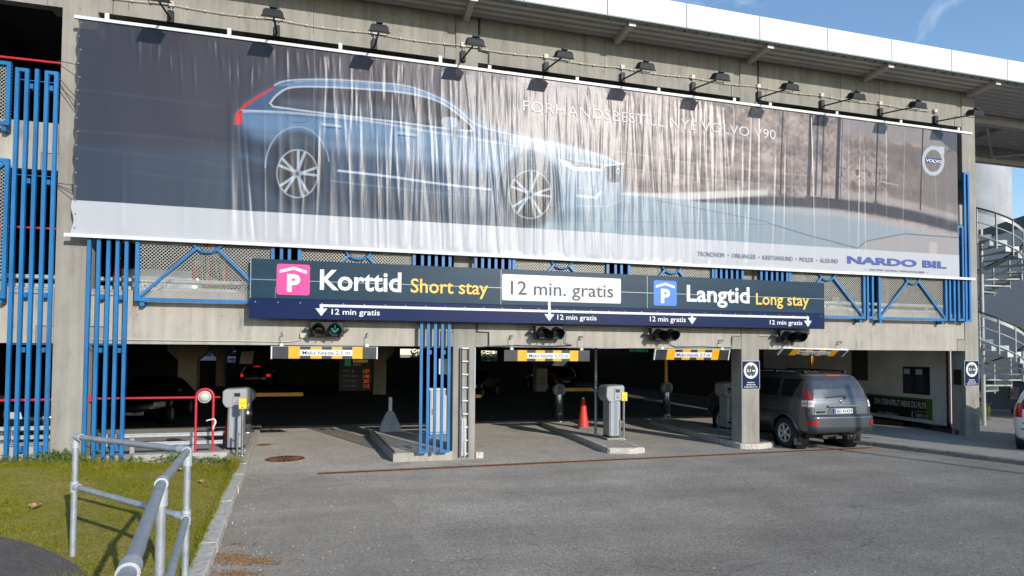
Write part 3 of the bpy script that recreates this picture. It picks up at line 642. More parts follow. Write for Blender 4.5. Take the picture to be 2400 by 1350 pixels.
def mesh_panel(x0, x1, z0, z1, label, circ=True):
    t = thing('mesh_panel', label, 'mesh panel', ((x0+x1)/2, SY, z0), group='blue framed mesh panels')
    mb = MB(); fw = .065; y0, y1 = SY-.03, SY+.03
    mb.box(x0, x0+fw, y0, y1, z0, z1); mb.box(x1-fw, x1, y0, y1, z0, z1); mb.box(x0+fw, x1-fw, y0+.001, y1-.001, z0, z0+fw); mb.box(x0+fw, x1-fw, y0+.001, y1-.001, z1-fw, z1)
    cx, cz, r = (x0+x1)/2, (z0+z1)/2-.02, .27
    if circ:
        for sx in (x0+fw/2, x1-fw/2):
            for sz in (z0+fw/2, z1-fw/2):
                v = Vector((sx-cx, 0, sz-cz)); v.normalize(); mb.bar((cx+v.x*r, SY, cz+v.z*r), (sx, SY, sz), .05, .055, (0, 1, 0))
        mb.tube([(cx+r*math.cos(a), SY, cz+r*math.sin(a)) for a in np.linspace(0, 2*math.pi, 33)[:-1]], .028, 6, True)
    for x in (x0+.08, x1-.14): mb.box(x, x+.07, SY+.03, .011, z0-.09, z0-.005)
    mb.build('frame', BLUE, t)
    mb = MB(); p = .064; wv = .0043
    for sgn in (1, -1):
        lo, hi = (x0+z0, x1+z1) if sgn > 0 else (z0-x1, z1-x0)
        c = lo+p*.3
        while c < hi:
            # sgn>0: x+z=c ; else z-x=c
            pts = []
            if sgn > 0:
                xa = max(x0, c-z1); xb = min(x1, c-z0); P_ = (xa, c-xa); Q_ = (xb, c-xb)
            else:
                xa = max(x0, z0-c); xb = min(x1, z1-c); P_ = (xa, c+xa); Q_ = (xb, c+xb)
            if xb-xa > .03 and not (circ and False): mb.bar((P_[0], SY+.036+.004*sgn, P_[1]), (Q_[0], SY+.036+.004*sgn, Q_[1]), wv*2, .004, (0, 1, 0))
            c += p
    mb.build('mesh', BLUEM, t); return t
mesh_panel(-8.1, -5.72, 3.24, 5.77, 'blue framed mesh panel cut off by the left frame edge at middle height')
mesh_panel(-8.1, -5.74, 6.38, 7.54, 'blue framed mesh panel cut off by the left frame edge near the top', False)
mesh_panel(-3.66, -1.20, 3.26, 5.77, 'blue framed mesh panel over the first lane in front of the silver van')
mesh_panel(-.76, 1.60, 3.26, 5.77, 'blue framed mesh panel above the short stay lettering')
mesh_panel(3.72, 6.03, 3.26, 5.77, 'blue framed mesh panel above the white sign field')
mesh_panel(6.50, 8.79, 3.26, 5.77, 'blue framed mesh panel above the blue parking symbol')
mesh_panel(10.93, 13.29, 3.26, 5.77, 'blue framed mesh panel at the right end of the slate sign, white car behind')
mesh_panel(13.72, 16.04, 3.26, 5.77, 'rightmost blue framed mesh panel near the corner pillar')

# ------------------------------------------------------------------ advertising banner
BY = -.28
def B(x, y): p = F(x, y, BY); return (p[0], p[2])
bx0, bx1 = B(172, 300)[0], B(2245, 460)[0]; bz0, bz1 = 4.45, 8.455
GX, GZ = 1500, 290
gx = np.linspace(bx0, bx1, GX); gz = np.linspace(bz0, bz1, GZ); XX, ZZ = np.meshgrid(gx, gz)
folds = []
def fold_set(x0, x1, step, zc, hz, sw, am, tilt):
    x = x0
    while x < x1:
        x += step*rng.uniform(.45, 1.6); folds.append((x, rng.uniform(*zc), rng.uniform(*hz), rng.uniform(*sw), rng.uniform(*am)*(1 if rng.random() < .75 else -1), rng.uniform(*tilt)))
fold_set(-2.2, 9.5, .19, (4.5, 5.6), (.9, 1.8), (.022, .062), (.006, .014), (-.09, .03))
fold_set(-3.9, 9.0, .15, (7.7, 8.4), (.18, .45), (.018, .04), (.003, .008), (-.15, .05))
fold_set(-.5, 9.5, .16, (6.0, 7.6), (.3, .9), (.02, .05), (.004, .010), (-.10, .04))
fold_set(5.5, 16.4, .42, (5.6, 7.2), (1.2, 2.6), (.016, .038), (.004, .009), (-.04, .05))
fold_set(-4.7, -2.0, .8, (4.6, 5.4), (.5, 1.2), (.03, .06), (.003, .006), (-.1, .1))
def wrinkle(x, z):
    x = np.asarray(x, float); z = np.asarray(z, float); d = np.zeros_like(x)
    for (fx, zc, hz, s_, a, sl_) in folds:
        u = (x-fx-sl_*(z-zc))/s_; d -= a*np.exp(-u*u)*np.exp(-((z-zc)/hz)**2)
    d += .005*np.sin(x*1.9+.4*np.sin(z*1.3))+.004*np.sin(x*4.7+z*.8)
    d += .0022*np.sin(x*23+1.7*np.sin(z*2.1+x))*np.clip((7.9-z)/3, .15, 1)*np.exp(-((x-4)/6.5)**2)
    e = np.minimum(np.minimum(z-bz0, bz1-z)/.12, 1); return d*np.clip(e, 0, 1)
YY = BY+wrinkle(XX, ZZ)
# side hems scallop between the lacing points
XS = XX.copy(); wl = np.clip(1-(XX-bx0)/.35, 0, 1); XS += .022*wl*(1-np.cos((ZZ-bz0)*2*math.pi/.52))
# --- the print, painted from measured outlines
K = .80  # lifts all print tones, so the banner's haze sits in the colour
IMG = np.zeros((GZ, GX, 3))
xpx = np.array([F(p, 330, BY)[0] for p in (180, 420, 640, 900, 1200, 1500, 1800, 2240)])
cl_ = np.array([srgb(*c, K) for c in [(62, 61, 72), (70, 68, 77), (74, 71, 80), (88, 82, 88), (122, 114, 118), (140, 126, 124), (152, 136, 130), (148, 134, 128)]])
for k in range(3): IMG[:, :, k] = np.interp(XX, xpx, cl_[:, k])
nzr = rng.normal(0, 1, (GZ//4+2, GX//4+2)); 
def blur(a, n):
    for ax in (0, 1):
        for _ in range(2):
            s = np.zeros_like(a)
            for k in range(-n, n+1): s += np.roll(a, k, ax)
            a = s/(2*n+1)
    return a
tex = blur(rng.normal(0, 1, (GZ, GX)), 2); tex /= tex.std(); tex2 = blur(rng.normal(0, 1, (GZ, GX)), 9); tex2 /= tex2.std()
stone = np.clip((XX-B(1250, 300)[0])/4, 0, 1)
tex3 = blur(rng.normal(0, 1, (GZ, GX)), 4); tex3 = np.cumsum(tex3, 1); tex3 -= blur(tex3, 30); tex3 /= tex3.std()
IMG *= np.clip(1+.16*tex*stone+.16*tex2*stone+.07*tex3*stone, .5, 1.6)[:, :, None]
def inside(pts):
    P = np.array(pts); m = np.zeros(XX.shape, bool); i0 = np.searchsorted(gx, P[:, 0].min()); i1 = np.searchsorted(gx, P[:, 0].max())+1
    j0 = np.searchsorted(gz, P[:, 1].min()); j1 = np.searchsorted(gz, P[:, 1].max())+1
    X_, Z_ = XX[j0:j1, i0:i1], ZZ[j0:j1, i0:i1]; c = np.zeros(X_.shape, bool)
    for a, b in zip(P, np.roll(P, -1, 0)):
        if a[1] == b[1]: continue
        k = (Z_ < a[1]) != (Z_ < b[1]); c ^= k & (X_ < (b[0]-a[0])*(Z_-a[1])/(b[1]-a[1])+a[0])
    m[j0:j1, i0:i1] = c; return m
def smooth(px, n=6):                     # Catmull-Rom through pixel outline
    p = [np.array(q, float) for q in px]; out = []
    for i in range(len(p)):
        a, b, c, d = p[i-1], p[i], p[(i+1) % len(p)], p[(i+2) % len(p)]
        for t in np.linspace(0, 1, n, endpoint=False): out.append(.5*((2*b)+(-a+c)*t+(2*a-5*b+4*c-d)*t*t+(-a+3*b-3*c+d)*t**3))
    return out
def fill(px, c, a=1., soft=0, curve=False, grad=None):
    if curve: px = smooth(px)
    m = inside([B(*q) for q in px]).astype(float)
    if soft: m = blur(m, soft)
    m = (m*a)[:, :, None]; cc = np.array(srgb(*c, K))
    if grad is not None:
        t = np.clip((XX-B(grad[0], 350)[0])/(B(grad[1], 350)[0]-B(grad[0], 350)[0]), 0, 1)[:, :, None]; cc = cc*(1-t)+np.array(srgb(*grad[2], K))*t
    IMG[:] = IMG*(1-m)+cc*m
def line(px, wd, c, a=1., curve=False, soft=0, closed=False):
    if curve:
        q = [px[0]]+list(px)+[px[-1]]; o_ = []
        q = [np.array(k, float) for k in q]
        for i in range(1, len(q)-2):
            A_, B_, C_, D_ = q[i-1], q[i], q[i+1], q[i+2]
            for t in np.linspace(0, 1, 7): o_.append(.5*((2*B_)+(-A_+C_)*t+(2*A_-5*B_+4*C_-D_)*t*t+(-A_+3*B_-3*C_+D_)*t**3))
        px = o_
    P = np.array([B(*q) for q in px]); m = np.zeros(XX.shape)
    if closed: P = np.vstack([P, P[:1]])
    for p, q in zip(P[:-1], P[1:]):
        lo = np.minimum(p, q)-wd-.06; hi = np.maximum(p, q)+wd+.06
        i0, i1 = np.searchsorted(gx, [lo[0], hi[0]]); j0, j1 = np.searchsorted(gz, [lo[1], hi[1]])
        if i1 <= i0 or j1 <= j0: continue
        X_, Z_ = XX[j0:j1, i0:i1], ZZ[j0:j1, i0:i1]; d = q-p; L2 = max(1e-9, d@d)
        t = np.clip(((X_-p[0])*d[0]+(Z_-p[1])*d[1])/L2, 0, 1); dist = np.hypot(X_-p[0]-t*d[0], Z_-p[1]-t*d[1])
        m[j0:j1, i0:i1] = np.maximum(m[j0:j1, i0:i1], np.clip((wd/2-dist)/.012+.5, 0, 1))
    if soft: m = blur(m, soft)
    m = (m*a)[:, :, None]; IMG[:] = IMG*(1-m)+np.array(srgb(*c, K))*m
def ell(cx, cy, rx, ry, n=40, a0=0, a1=2*math.pi): return [(cx+rx*math.cos(t), cy+ry*math.sin(t)) for t in np.linspace(a0, a1, n)]
# background: rock wall layers, walls, floor
for y0_, c, a in ((300, (100, 90, 90), .5), (345, (96, 86, 86), .55), (372, (132, 118, 112), .5), (388, (92, 82, 84), .6), (420, (88, 78, 80), .5)):
    line([(1430, y0_), (1700, y0_+30), (1890, y0_+48)], .10, c, a, soft=3)
line([(1450, 355), (1640, 385), (1890, 412)], .03, (170, 155, 148), .7); line([(1450, 392), (1640, 418), (1890, 440)], .03, (165, 150, 145), .6)
fill([(172, 215), (420, 235), (420, 330), (172, 330)], (66, 66, 77), .4, 6); fill([(172, 335), (700, 360), (1200, 420), (1460, 455), (1460, 560), (172, 480)], (60, 70, 88), .85, 5, grad=(200, 1200, (92, 106, 122)))
fill([(1380, 448), (1560, 458), (1900, 480), (2245, 560), (2245, 610), (1200, 560), (1280, 500)], (140, 160, 174), 1, 3, grad=(1400, 2200, (160, 168, 174)))
fill([(1600, 466), (1800, 461), (1964, 466), (2052, 476), (2158, 495), (2245, 511), (2245, 546), (2158, 524), (2052, 504), (1964, 491), (1800, 482), (1640, 474)], (64, 62, 72), .95, 1)
fill([(1800, 484), (1964, 494), (2052, 507), (2158, 527), (2245, 549), (2245, 560), (2158, 545), (2052, 520), (1964, 508), (1800, 494)], (188, 178, 174), .7, 3)
fill([(1470, 470), (1640, 476), (1800, 486), (1800, 500), (1560, 486)], (150, 168, 180), .6, 3)
fill([(1610, 469), (1380, 450), (1560, 453), (1800, 444), (1800, 457)], (205, 200, 198), .9, 1)
for q in ([(1905, 455), (2060, 473), (2245, 520), (2245, 490), (2060, 455), (1905, 440)],): fill(q, (176, 164, 158), .75, 2)
fill([(2022, 590), (2035, 565), (2110, 555), (2245, 560), (2245, 600), (2110, 598)], (172, 164, 162), .9, 2, True); fill([(2178, 567), (2196, 568), (2196, 600), (2178, 599)], (200, 188, 184), .8, 1)
line([(1800, 523), (1900, 553), (2010, 582), (2030, 565), (2120, 548), (2245, 557)], .025, (74, 80, 92), .8)
line([(1540, 470), (1800, 520)], .02, (86, 96, 108), .7); line([(1200, 515), (1500, 520), (1800, 526)], .02, (110, 128, 142), .6)
# right-hand mullions and soffit
fill([(1965, 268), (2245, 305), (2245, 350), (2090, 330), (1965, 315)], (150, 142, 142), .9, 2); fill([(1975, 325), (2245, 360), (2245, 385), (1975, 345)], (104, 95, 92), .6, 3)
fill([(2175, 300), (2245, 310), (2245, 362), (2215, 340)], (74, 74, 92), .85, 1)
fill([(2082, 335), (2245, 360), (2245, 505), (2160, 480), (2082, 462)], (118, 106, 100), .7, 2); fill([(2160, 350), (2245, 364), (2245, 500), (2160, 478)], (134, 124, 120), .6, 2)
for x, w_, c in ((1895, .11, (40, 42, 54)), (1911, .06, (60, 62, 78)), (1925, .05, (56, 66, 70)), (1961, .11, (36, 38, 50)), (1969, .03, (90, 92, 104)), (1829, .045, (56, 52, 56)), (2052, .05, (48, 46, 54)), (2157, .05, (56, 52, 58)), (2178, .012, (110, 100, 98))):
    yb = 455+max(0, (x-1900))*.14; line([(x+6, 262+(x-1829)*.125), (x, yb)], w_, c, .95)
line([(1890, 462), (1970, 472)], .08, (62, 62, 72), .9)
for cx, cy in ((1972, 392), (2016, 398), (2062, 404)):
    line([(cx-14, cy), (cx+13, cy+3)], .02, (70, 62, 60), .8); line([(cx, cy-8), (cx, cy+20), (cx-12, cy+26)], .018, (70, 62, 60), .8); line([(cx, cy+18), (cx+10, cy+28)], .018, (70, 62, 60), .8)
fill(ell(2009, 405, 5, 7), (72, 62, 60), .8); line([(2060, 424), (2105, 434)], .03, (196, 184, 176), .7)
# the pictured estate car
fill([(560, 380), (760, 450), (1180, 500), (1480, 490), (1500, 470), (1300, 520), (900, 505), (600, 440)], (50, 56, 70), .55, 7)
body = [(549, 290), (552, 268), (575, 240), (612, 216), (640, 203), (652, 194), (700, 186), (790, 186), (880, 193), (960, 204), (1020, 222), (1078, 252), (1130, 283), (1190, 306), (1280, 328), (1370, 352), (1430, 372), (1456, 388), (1462, 420), (1460, 446), (1440, 470), (1400, 484), (1330, 486), (1240, 478), (1120, 470), (960, 452), (760, 432), (640, 400), (575, 330)]
fill(body, (70, 96, 130), .95, 3, True, grad=(760, 1300, (142, 160, 180)))
fill([(556, 292), (640, 322), (760, 345), (900, 362), (1100, 392), (1185, 405), (1215, 500), (1000, 490), (760, 455), (600, 410), (540, 330)], (58, 64, 79), .72, 10, grad=(800, 1250, (112, 122, 136)))
fill([(560, 262), (700, 272), (920, 292), (1200, 345), (1420, 385), (1440, 400), (1150, 372), (900, 330), (700, 312), (570, 300)], (110, 142, 176), .8, 3, grad=(900, 1400, (168, 182, 196)))
fill([(700, 330), (900, 345), (1160, 395), (1180, 440), (1000, 440), (780, 425)], (66, 82, 106), .75, 5)
for q_ in ([(172, 208), (330, 226), (520, 250)], [(180, 306), (400, 322), (560, 340)], [(180, 345), (420, 372), (620, 402)], [(300, 402), (600, 440)]): line(q_, .02, (98, 108, 126), .35, soft=1)
line([(420, 318), (560, 332), (640, 350)], .10, (44, 52, 70), .5, soft=4); line([(560, 362), (640, 385)], .06, (96, 124, 156), .5, soft=3)
glass = [(633, 242), (650, 222), (683, 205), (760, 204), (850, 208), (927, 215), (975, 222), (1018, 234), (1058, 256), (1098, 290), (1106, 306), (1058, 303), (917, 284), (756, 265), (640, 250)]
fill(glass, (64, 60, 66), .95, 0, True); fill([(660, 232), (800, 238), (980, 262), (1080, 298), (917, 282), (756, 262), (660, 248)], (92, 104, 122), .6, 3)
fill([(1110, 292), (1190, 310), (1250, 326), (1190, 322), (1130, 312)], (96, 112, 134), .7, 1); fill([(1085, 262), (1135, 286), (1160, 302), (1120, 300)], (120, 134, 150), .5, 2)
fill([(566, 300), (700, 318), (900, 338), (1160, 380), (1300, 395), (1300, 410), (1100, 398), (880, 362), (700, 340), (600, 322)], (150, 176, 202), .45, 6)
fill([(640, 200), (700, 190), (880, 196), (1000, 216), (1060, 246), (1018, 232), (927, 213), (760, 202), (680, 203)], (120, 150, 186), .7, 1)
fill([(690, 262), (760, 268), (917, 287), (1058, 306), (1180, 330), (1180, 322), (1050, 300), (900, 280), (740, 262)], (58, 78, 108), .6, 2)
fill([(1180, 318), (1290, 332), (1380, 352), (1440, 378), (1400, 372), (1290, 350), (1200, 336)], (196, 206, 218), .6, 3)
line(glass, .035, (190, 198, 208), .95, True, closed=True)
line([(644, 200), (660, 192), (700, 187), (790, 187), (880, 193), (960, 203), (1022, 226), (1068, 252), (1110, 288), (1160, 306), (1260, 328), (1340, 346)], .03, (186, 196, 210), .9, True)
line([(690, 192), (760, 190), (880, 197), (965, 210), (1020, 230)], .02, (150, 170, 195), .8, True)
line([(560, 262), (600, 261), (700, 266), (860, 283), (1000, 307), (1200, 340), (1330, 362)], .05, (165, 180, 198), .9, True)
line([(1200, 320), (1300, 338), (1400, 362), (1452, 384)], .04, (205, 202, 204), .85, True)
for px_ in ([(549, 292), (550, 268), (572, 244), (610, 220), (640, 204), (642, 208), (600, 234), (572, 254), (566, 270), (562, 292)],): fill(px_, (205, 58, 52), 1., 0)
fill([(551, 270), (566, 262), (566, 290), (551, 291)], (222, 60, 55), 1.); line([(566, 258), (640, 262)], .02, (190, 205, 220), .8)
line([(675, 270), (718, 272), (720, 284), (708, 288), (680, 286), (674, 278)], .012, (50, 66, 92), .8, closed=True)
line([(742, 272), (736, 300), (752, 330), (762, 400)], .014, (56, 70, 92), .7, True); line([(918, 288), (922, 330), (915, 430)], .014, (64, 78, 98), .7, True)
for a_, b_ in (((756, 291), (798, 296)), ((934, 311), (975, 317))): line([a_, b_], .05, (172, 186, 202), .95); line([(a_[0], a_[1]+6), (b_[0], b_[1]+5)], .03, (52, 66, 88), .8)
fill([(1035, 280), (1050, 274), (1072, 280), (1078, 300), (1060, 305), (1040, 298)], (150, 166, 186), .9, 0, True); fill([(1058, 298), (1072, 298), (1070, 324), (1060, 322)], (70, 74, 86), .7, 1)
line([(793, 400), (900, 412), (1040, 432), (1150, 444)], .045, (188, 200, 214), 1., True); line([(776, 424), (960, 445), (1140, 464)], .03, (104, 126, 150), .8)
# wheels
def wheel(cx, cy, rx, ry, dim):
    fill(ell(cx, cy-12, rx+24, ry+36), (50, 52, 60), .72, 3); line(ell(cx, cy-14, rx+27, ry+40, 30, math.pi*1.0, math.pi*1.95), .03, (150, 168, 188), .8)
    fill(ell(cx, cy, rx, ry), (62, 58, 60), .9); line(ell(cx, cy, rx, ry), .028, (168, 178, 188), .85, closed=True)
    for k in range(5):
        t = -math.pi/2+.22+k*2*math.pi/5
        for dt in (-.17, .17): line([(cx+rx*.16*math.cos(t), cy+ry*.16*math.sin(t)), (cx+rx*.93*math.cos(t+dt), cy+ry*.93*math.sin(t+dt))], .05, (178, 188, 198), .95)
    fill(ell(cx, cy, rx*.2, ry*.2), (150, 160, 172), .95); fill(ell(cx, cy, rx*.09, ry*.09), (70, 74, 84), .9)
wheel(697, 407, 48, 56, 0); wheel(1243, 456, 49, 56, 1)
# front: lamp, grille, lower bars
fill([(1305, 370), (1330, 374), (1410, 390), (1408, 401), (1348, 400), (1330, 392)], (110, 120, 134), .95); fill([(1306, 371), (1332, 378), (1345, 391), (1408, 396), (1407, 401), (1346, 400), (1326, 390)], (236, 236, 236), 1.)
fill([(1417, 388), (1460, 384), (1458, 410), (1450, 428), (1424, 428), (1418, 410)], (66, 66, 74), .9); line([(1417, 388), (1460, 384)], .035, (225, 225, 228), 1.); line([(1418, 390), (1422, 424), (1432, 430), (1452, 428), (1459, 388)], .02, (170, 172, 178), .9)
for k in range(6): line([(1424+k*6, 389), (1426+k*5, 426)], .014, (112, 112, 118), .8)
line(ell(1448, 401, 4, 6), .015, (200, 200, 205), .9, closed=True)
line([(1352, 459), (1398, 463), (1408, 450)], .06, (205, 210, 218), .95); line([(1350, 482), (1420, 484), (1455, 470)], .03, (170, 182, 194), .8); line([(1350, 440), (1400, 446)], .02, (160, 170, 182), .7)
# white strip along the bottom
wht = inside([B(*q) for q in [(100, 464.5), (168, 468.5), (1100, 525.5), (1640, 561), (2242, 597.5), (2400, 608), (2400, 800), (100, 800)]]); IMG[wht] = np.array([.50, .50, .525])
# printed emblem: ring, arrow head, centre bar
line(ell(2187, 377, 22.5, 30.5, 40), .105, (196, 198, 206), .97, closed=True); fill([(2196, 343.5), (2213.5, 345), (2212.5, 364)], (200, 202, 210), 1.); fill([(2194, 352), (2200, 346), (2210, 356), (2204, 361)], (200, 202, 210), 1.)
fill([(2168, 369.5), (2207, 372.5), (2207, 383.5), (2168, 381)], (40, 72, 132), 1.)
# welded seams and reinforced hem
for px_ in (738, 1208, 1605): line([(px_, 0), (px_-4, 700)], .02, (230, 230, 235), .16)
IMG = np.clip(IMG, .004, .8)
bn = thing('advertising_banner', 'huge creased vinyl banner with an estate car advert across the upper facade', 'banner', (bx0, BY, bz0))
me = bpy.data.meshes.new('cloth'); idx = np.arange(GX*GZ).reshape(GZ, GX)
quads = np.stack([idx[:-1, :-1], idx[:-1, 1:], idx[1:, 1:], idx[1:, :-1]], -1).reshape(-1, 4)
V = np.stack([XS-bx0, YY-BY, ZZ-bz0], -1).reshape(-1, 3); nv_, nf = len(V), len(quads)
me.vertices.add(nv_); me.vertices.foreach_set('co', V.astype(np.float32).ravel()); me.loops.add(nf*4); me.loops.foreach_set('vertex_index', quads.astype(np.int32).ravel())
me.polygons.add(nf); me.polygons.foreach_set('loop_start', np.arange(0, nf*4, 4, dtype=np.int32)); me.polygons.foreach_set('use_smooth', np.ones(nf, bool)); me.update(); me.validate()
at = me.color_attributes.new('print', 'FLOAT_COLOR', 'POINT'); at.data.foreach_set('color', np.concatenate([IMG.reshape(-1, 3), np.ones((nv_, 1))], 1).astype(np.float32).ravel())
bm_ = bpy.data.materials.new('printed_vinyl'); bm_.use_nodes = True; n_ = bm_.node_tree; L = n_.links; b = n_.nodes['Principled BSDF']
a_ = n_.nodes.new('ShaderNodeAttribute'); a_.attribute_name = 'print'; L.new(a_.outputs['Color'], b.inputs[0]); b.inputs['Roughness'].default_value = .32; b.inputs['Specular IOR Level'].default_value = .34
t_ = n_.nodes.new('ShaderNodeTexCoord'); hs = None
for sc_, st_, am in ((6, (1, 1, .10), .9), (19, (1, 1, .12), .34), (48, (1, 1, .5), .14)):
    m_ = n_.nodes.new('ShaderNodeMapping'); m_.inputs['Scale'].default_value = st_; z_ = n_.nodes.new('ShaderNodeTexNoise'); z_.inputs['Scale'].default_value = sc_; z_.inputs['Detail'].default_value = 4; z_.inputs['Distortion'].default_value = .3
    L.new(t_.outputs['Object'], m_.inputs[0]); L.new(m_.outputs[0], z_.inputs[0]); k_ = n_.nodes.new('ShaderNodeMath'); k_.operation = 'MULTIPLY_ADD'; k_.inputs[1].default_value = am; L.new(z_.outputs[0], k_.inputs[0])
    if hs is None: k_.inputs[2].default_value = 0
    else: L.new(hs, k_.inputs[2])
    hs = k_.outputs[0]
bp_ = n_.nodes.new('ShaderNodeBump'); bp_.inputs['Strength'].default_value = .38; bp_.inputs['Distance'].default_value = .03; sx_ = n_.nodes.new('ShaderNodeSeparateXYZ'); L.new(t_.outputs['Object'], sx_.inputs[0]); cv = n_.nodes.new('ShaderNodeValToRGB'); dv = n_.nodes.new('ShaderNodeMath'); dv.operation = 'DIVIDE'; dv.inputs[1].default_value = bx1-bx0; L.new(sx_.outputs[0], dv.inputs[0]); L.new(dv.outputs[0], cv.inputs[0])
el = cv.color_ramp.elements; el[0].position = 0; el[0].color = (.10, .10, .10, 1); el[1].position = 1; el[1].color = (.12, .12, .12, 1)
for p_, v_ in ((.14, .22), (.26, .75), (.48, 1.), (.60, .55), (.72, .25)): e_ = el.new(p_); e_.color = (v_, v_, v_, 1)
ml = n_.nodes.new('ShaderNodeMath'); ml.operation = 'MULTIPLY'; L.new(hs, ml.inputs[0]); L.new(cv.outputs[0], ml.inputs[1]); L.new(ml.outputs[0], bp_.inputs['Height']); L.new(bp_.outputs[0], b.inputs['Normal'])
tr = n_.nodes.new('ShaderNodeBsdfTransparent'); mx_ = n_.nodes.new('ShaderNodeMixShader'); mx_.inputs[0].default_value = .09; L.new(b.outputs[0], mx_.inputs[1]); L.new(tr.outputs[0], mx_.inputs[2]); L.new(mx_.outputs[0], n_.nodes['Material Output'].inputs[0])
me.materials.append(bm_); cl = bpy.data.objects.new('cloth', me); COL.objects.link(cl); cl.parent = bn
def banner_text(s, xl, xr, yt, yb, m, name='lettering', bold=0., ital=0., xs_=1.):
    p, t, r = F(xl, yb, BY), F(xl, yt, BY), F(xr, yb, BY); mb = MB()
    def mp3(x, z): X_, Z_ = p[0]+x, p[2]+z; return (X_, BY+float(wrinkle(X_, Z_))-.011, Z_)
    put_text(mb, s, mp3, r[0]-p[0], t[2]-p[2], bold, ital); return mb.build(name, m, cl)
GLT = mat('letter_pale', (.62, .60, .60), .5)
banner_text('FORHÅNDSBESTILL NYE VOLVO V90', 1226, 1817, 235.5, 259.5, GLT, bold=-.008)
banner_text('TRONDHEIM  •  ORKANGER  •  KRISTIANSUND  •  MOLDE  •  ÅLESUND', 1634, 1963, 589.6, 600.2, LETS)
banner_text('NARDO BIL', 1985, 2217, 600, 617.6, LETB, bold=.045)
banner_text('•  ALLTID GODE OPPLEVELSER  •', 2027, 2175, 629.2, 633.6, LETS, bold=.01)
banner_text('VOLVO', 2169, 2206, 372.2, 379.2, LETW, bold=.02)
# rails, tabs, eyelets
MB().box(bx0-.03, 16.93, BY-.035, BY+.02, 8.457, 8.515).build('top_rail', WHITEP, bn); MB().box(bx0-.09, 16.95, BY-.035, BY+.02, 4.398, 4.462).build('bottom_rail', WHITEP, bn)
for px, py in [(252, 30), (538, 65), (798, 100), (1032, 130), (1147, 152), (1352, 180), (1543, 206), (1720, 232), (1804, 243), (1960, 265), (2110, 285), (2245, 300)]:
    x, zt_ = F(px, py, BY)[0], F(px, py, BY)[2]; MB().box(x-.035, x+.035, BY-.03, BY-.005, 8.516, max(8.60, zt_-.02)).box(x-.02, x+.02, BY-.0055, .3, 8.53, 8.57).build('hanging_tab', WHITEP, bn)
mb = MB()
for k in range(17):
    z = bz0+.12+k*.255; mb.lathe([(.016, -.004), (.016, .004), (.007, .004), (.007, -.004)], 10, (bx0+.05+.02*(1-math.cos((z-bz0)*2*math.pi/.52)), BY-.012, z), 'y')
for k in range(26): mb.lathe([(.012, -.003), (.012, .003), (.004, .004)], 8, (bx0+.2+k*.84, BY-.037, 4.43), 'y')
mb.build('eyelets', GALV, bn)
mb = MB()
for z, z2, xe in ((7.60, 7.72, -5.08), (6.98, 7.46, -5.10), (6.90, 7.3, -5.10), (5.36, 5.42, -5.05), (5.24, 5.40, -5.05)): mb.tube([(bx0+.03, BY-.01, z), (xe, -.06, z2)], .007, 5)
mb.build('lashing_rope', CABLED, bn)

# ------------------------------------------------------------------ direction sign
QY = -.36
sg = thing('direction_sign', 'wide slate and navy parking direction sign hung below the banner', 'sign', (5.2, QY, 2.95))
pz = lambda x, y: F(x, y, QY)
sx0, sx1 = pz(586.8, 650)[0], pz(1932, 700)[0]; zt, zm, zb = pz(587, 605)[2], pz(585, 698.5)[2], pz(583, 745.5)[2]
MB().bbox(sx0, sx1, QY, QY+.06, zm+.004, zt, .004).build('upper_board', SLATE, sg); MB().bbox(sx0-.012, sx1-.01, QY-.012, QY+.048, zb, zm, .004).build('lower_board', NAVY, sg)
mb = MB(); zc = (zt+zm)/2-.02
mb.box(sx0+.01, sx1-.01, QY-.003, QY+.001, zc-.005, zc+.005)
for px in (1174, 1517): x = pz(px, 690)[0]; mb.box(x-.004, x+.004, QY-.0028, QY+.001, zm+.01, zt-.01)
mb.box(sx0-.001, sx0+.012, QY-.004, QY+.0, zm+.004, zt); mb.box(pz(645, 690)[0], pz(645, 690)[0]+.006, QY-.0028, QY, zm+.02, zm+.24)
mb.build('panel_joints', mat('sign_joint', (.32, .36, .40), .4, .4), sg)
def rrect(x0, x1, z0, z1, r, n=6):
    o_ = []
    for cx, cz, a in ((x1-r, z1-r, 0), (x0+r, z1-r, 90), (x0+r, z0+r, 180), (x1-r, z0+r, 270)):
        for k in range(n+1): t = R_(a+90*k/n); o_.append((cx+r*math.cos(t), cz+r*math.sin(t)))
    return o_
def plate(x0, x1, z0, z1, r, name, m, y=QY, th=.004): return MB().prism(rrect(x0, x1, z0, z1, r), y-th, y+.0005).build(name, m, sg, fix=True)
def psign(xl, xr, yt, yb, m):
    a, b, c = pz(xl, yt), pz(xr, yt), pz(xl, yb); x0, x1, z0, z1 = a[0], b[0], c[2], a[2]; w_, h_ = x1-x0, z1-z0
    p = plate(x0, x1, z0, z1, .05, 'parking_symbol', m); mb = MB(); cx = x0+w_*.5
    mb.prism([(x0+w_*.09, z0+h_*.70), (cx, z0+h_*.82), (x1-w_*.09, z0+h_*.70), (x1-w_*.09, z0+h_*.80), (cx, z0+h_*.92), (x0+w_*.09, z0+h_*.80)], QY-.007, QY-.0045)
    put_text(mb, 'P', lambda x, z: (x0+w_*.31+x, QY-.006, z0+h_*.10+z), w_*.40, h_*.575, .045); mb.build('lettering', LETW, p, fix=False)
psign(649, 726.8, 617.7, 690.3, PINK); psign(1531.9, 1585.7, 656.6, 715.8, PBLUE)
a, b, c = pz(1177, 642), pz(1455, 660), pz(1177, 703.5); wp = plate(a[0], b[0], c[2], a[2], .03, 'white_field', WHITEP)
def stext(s, *a, m=LETW, bold=.03, par=None, y=QY, off=.006):
    mb = MB(); wall_text(mb, s, *a, y, bold, 0, 0, off); return mb.build('lettering', m, par or sg)
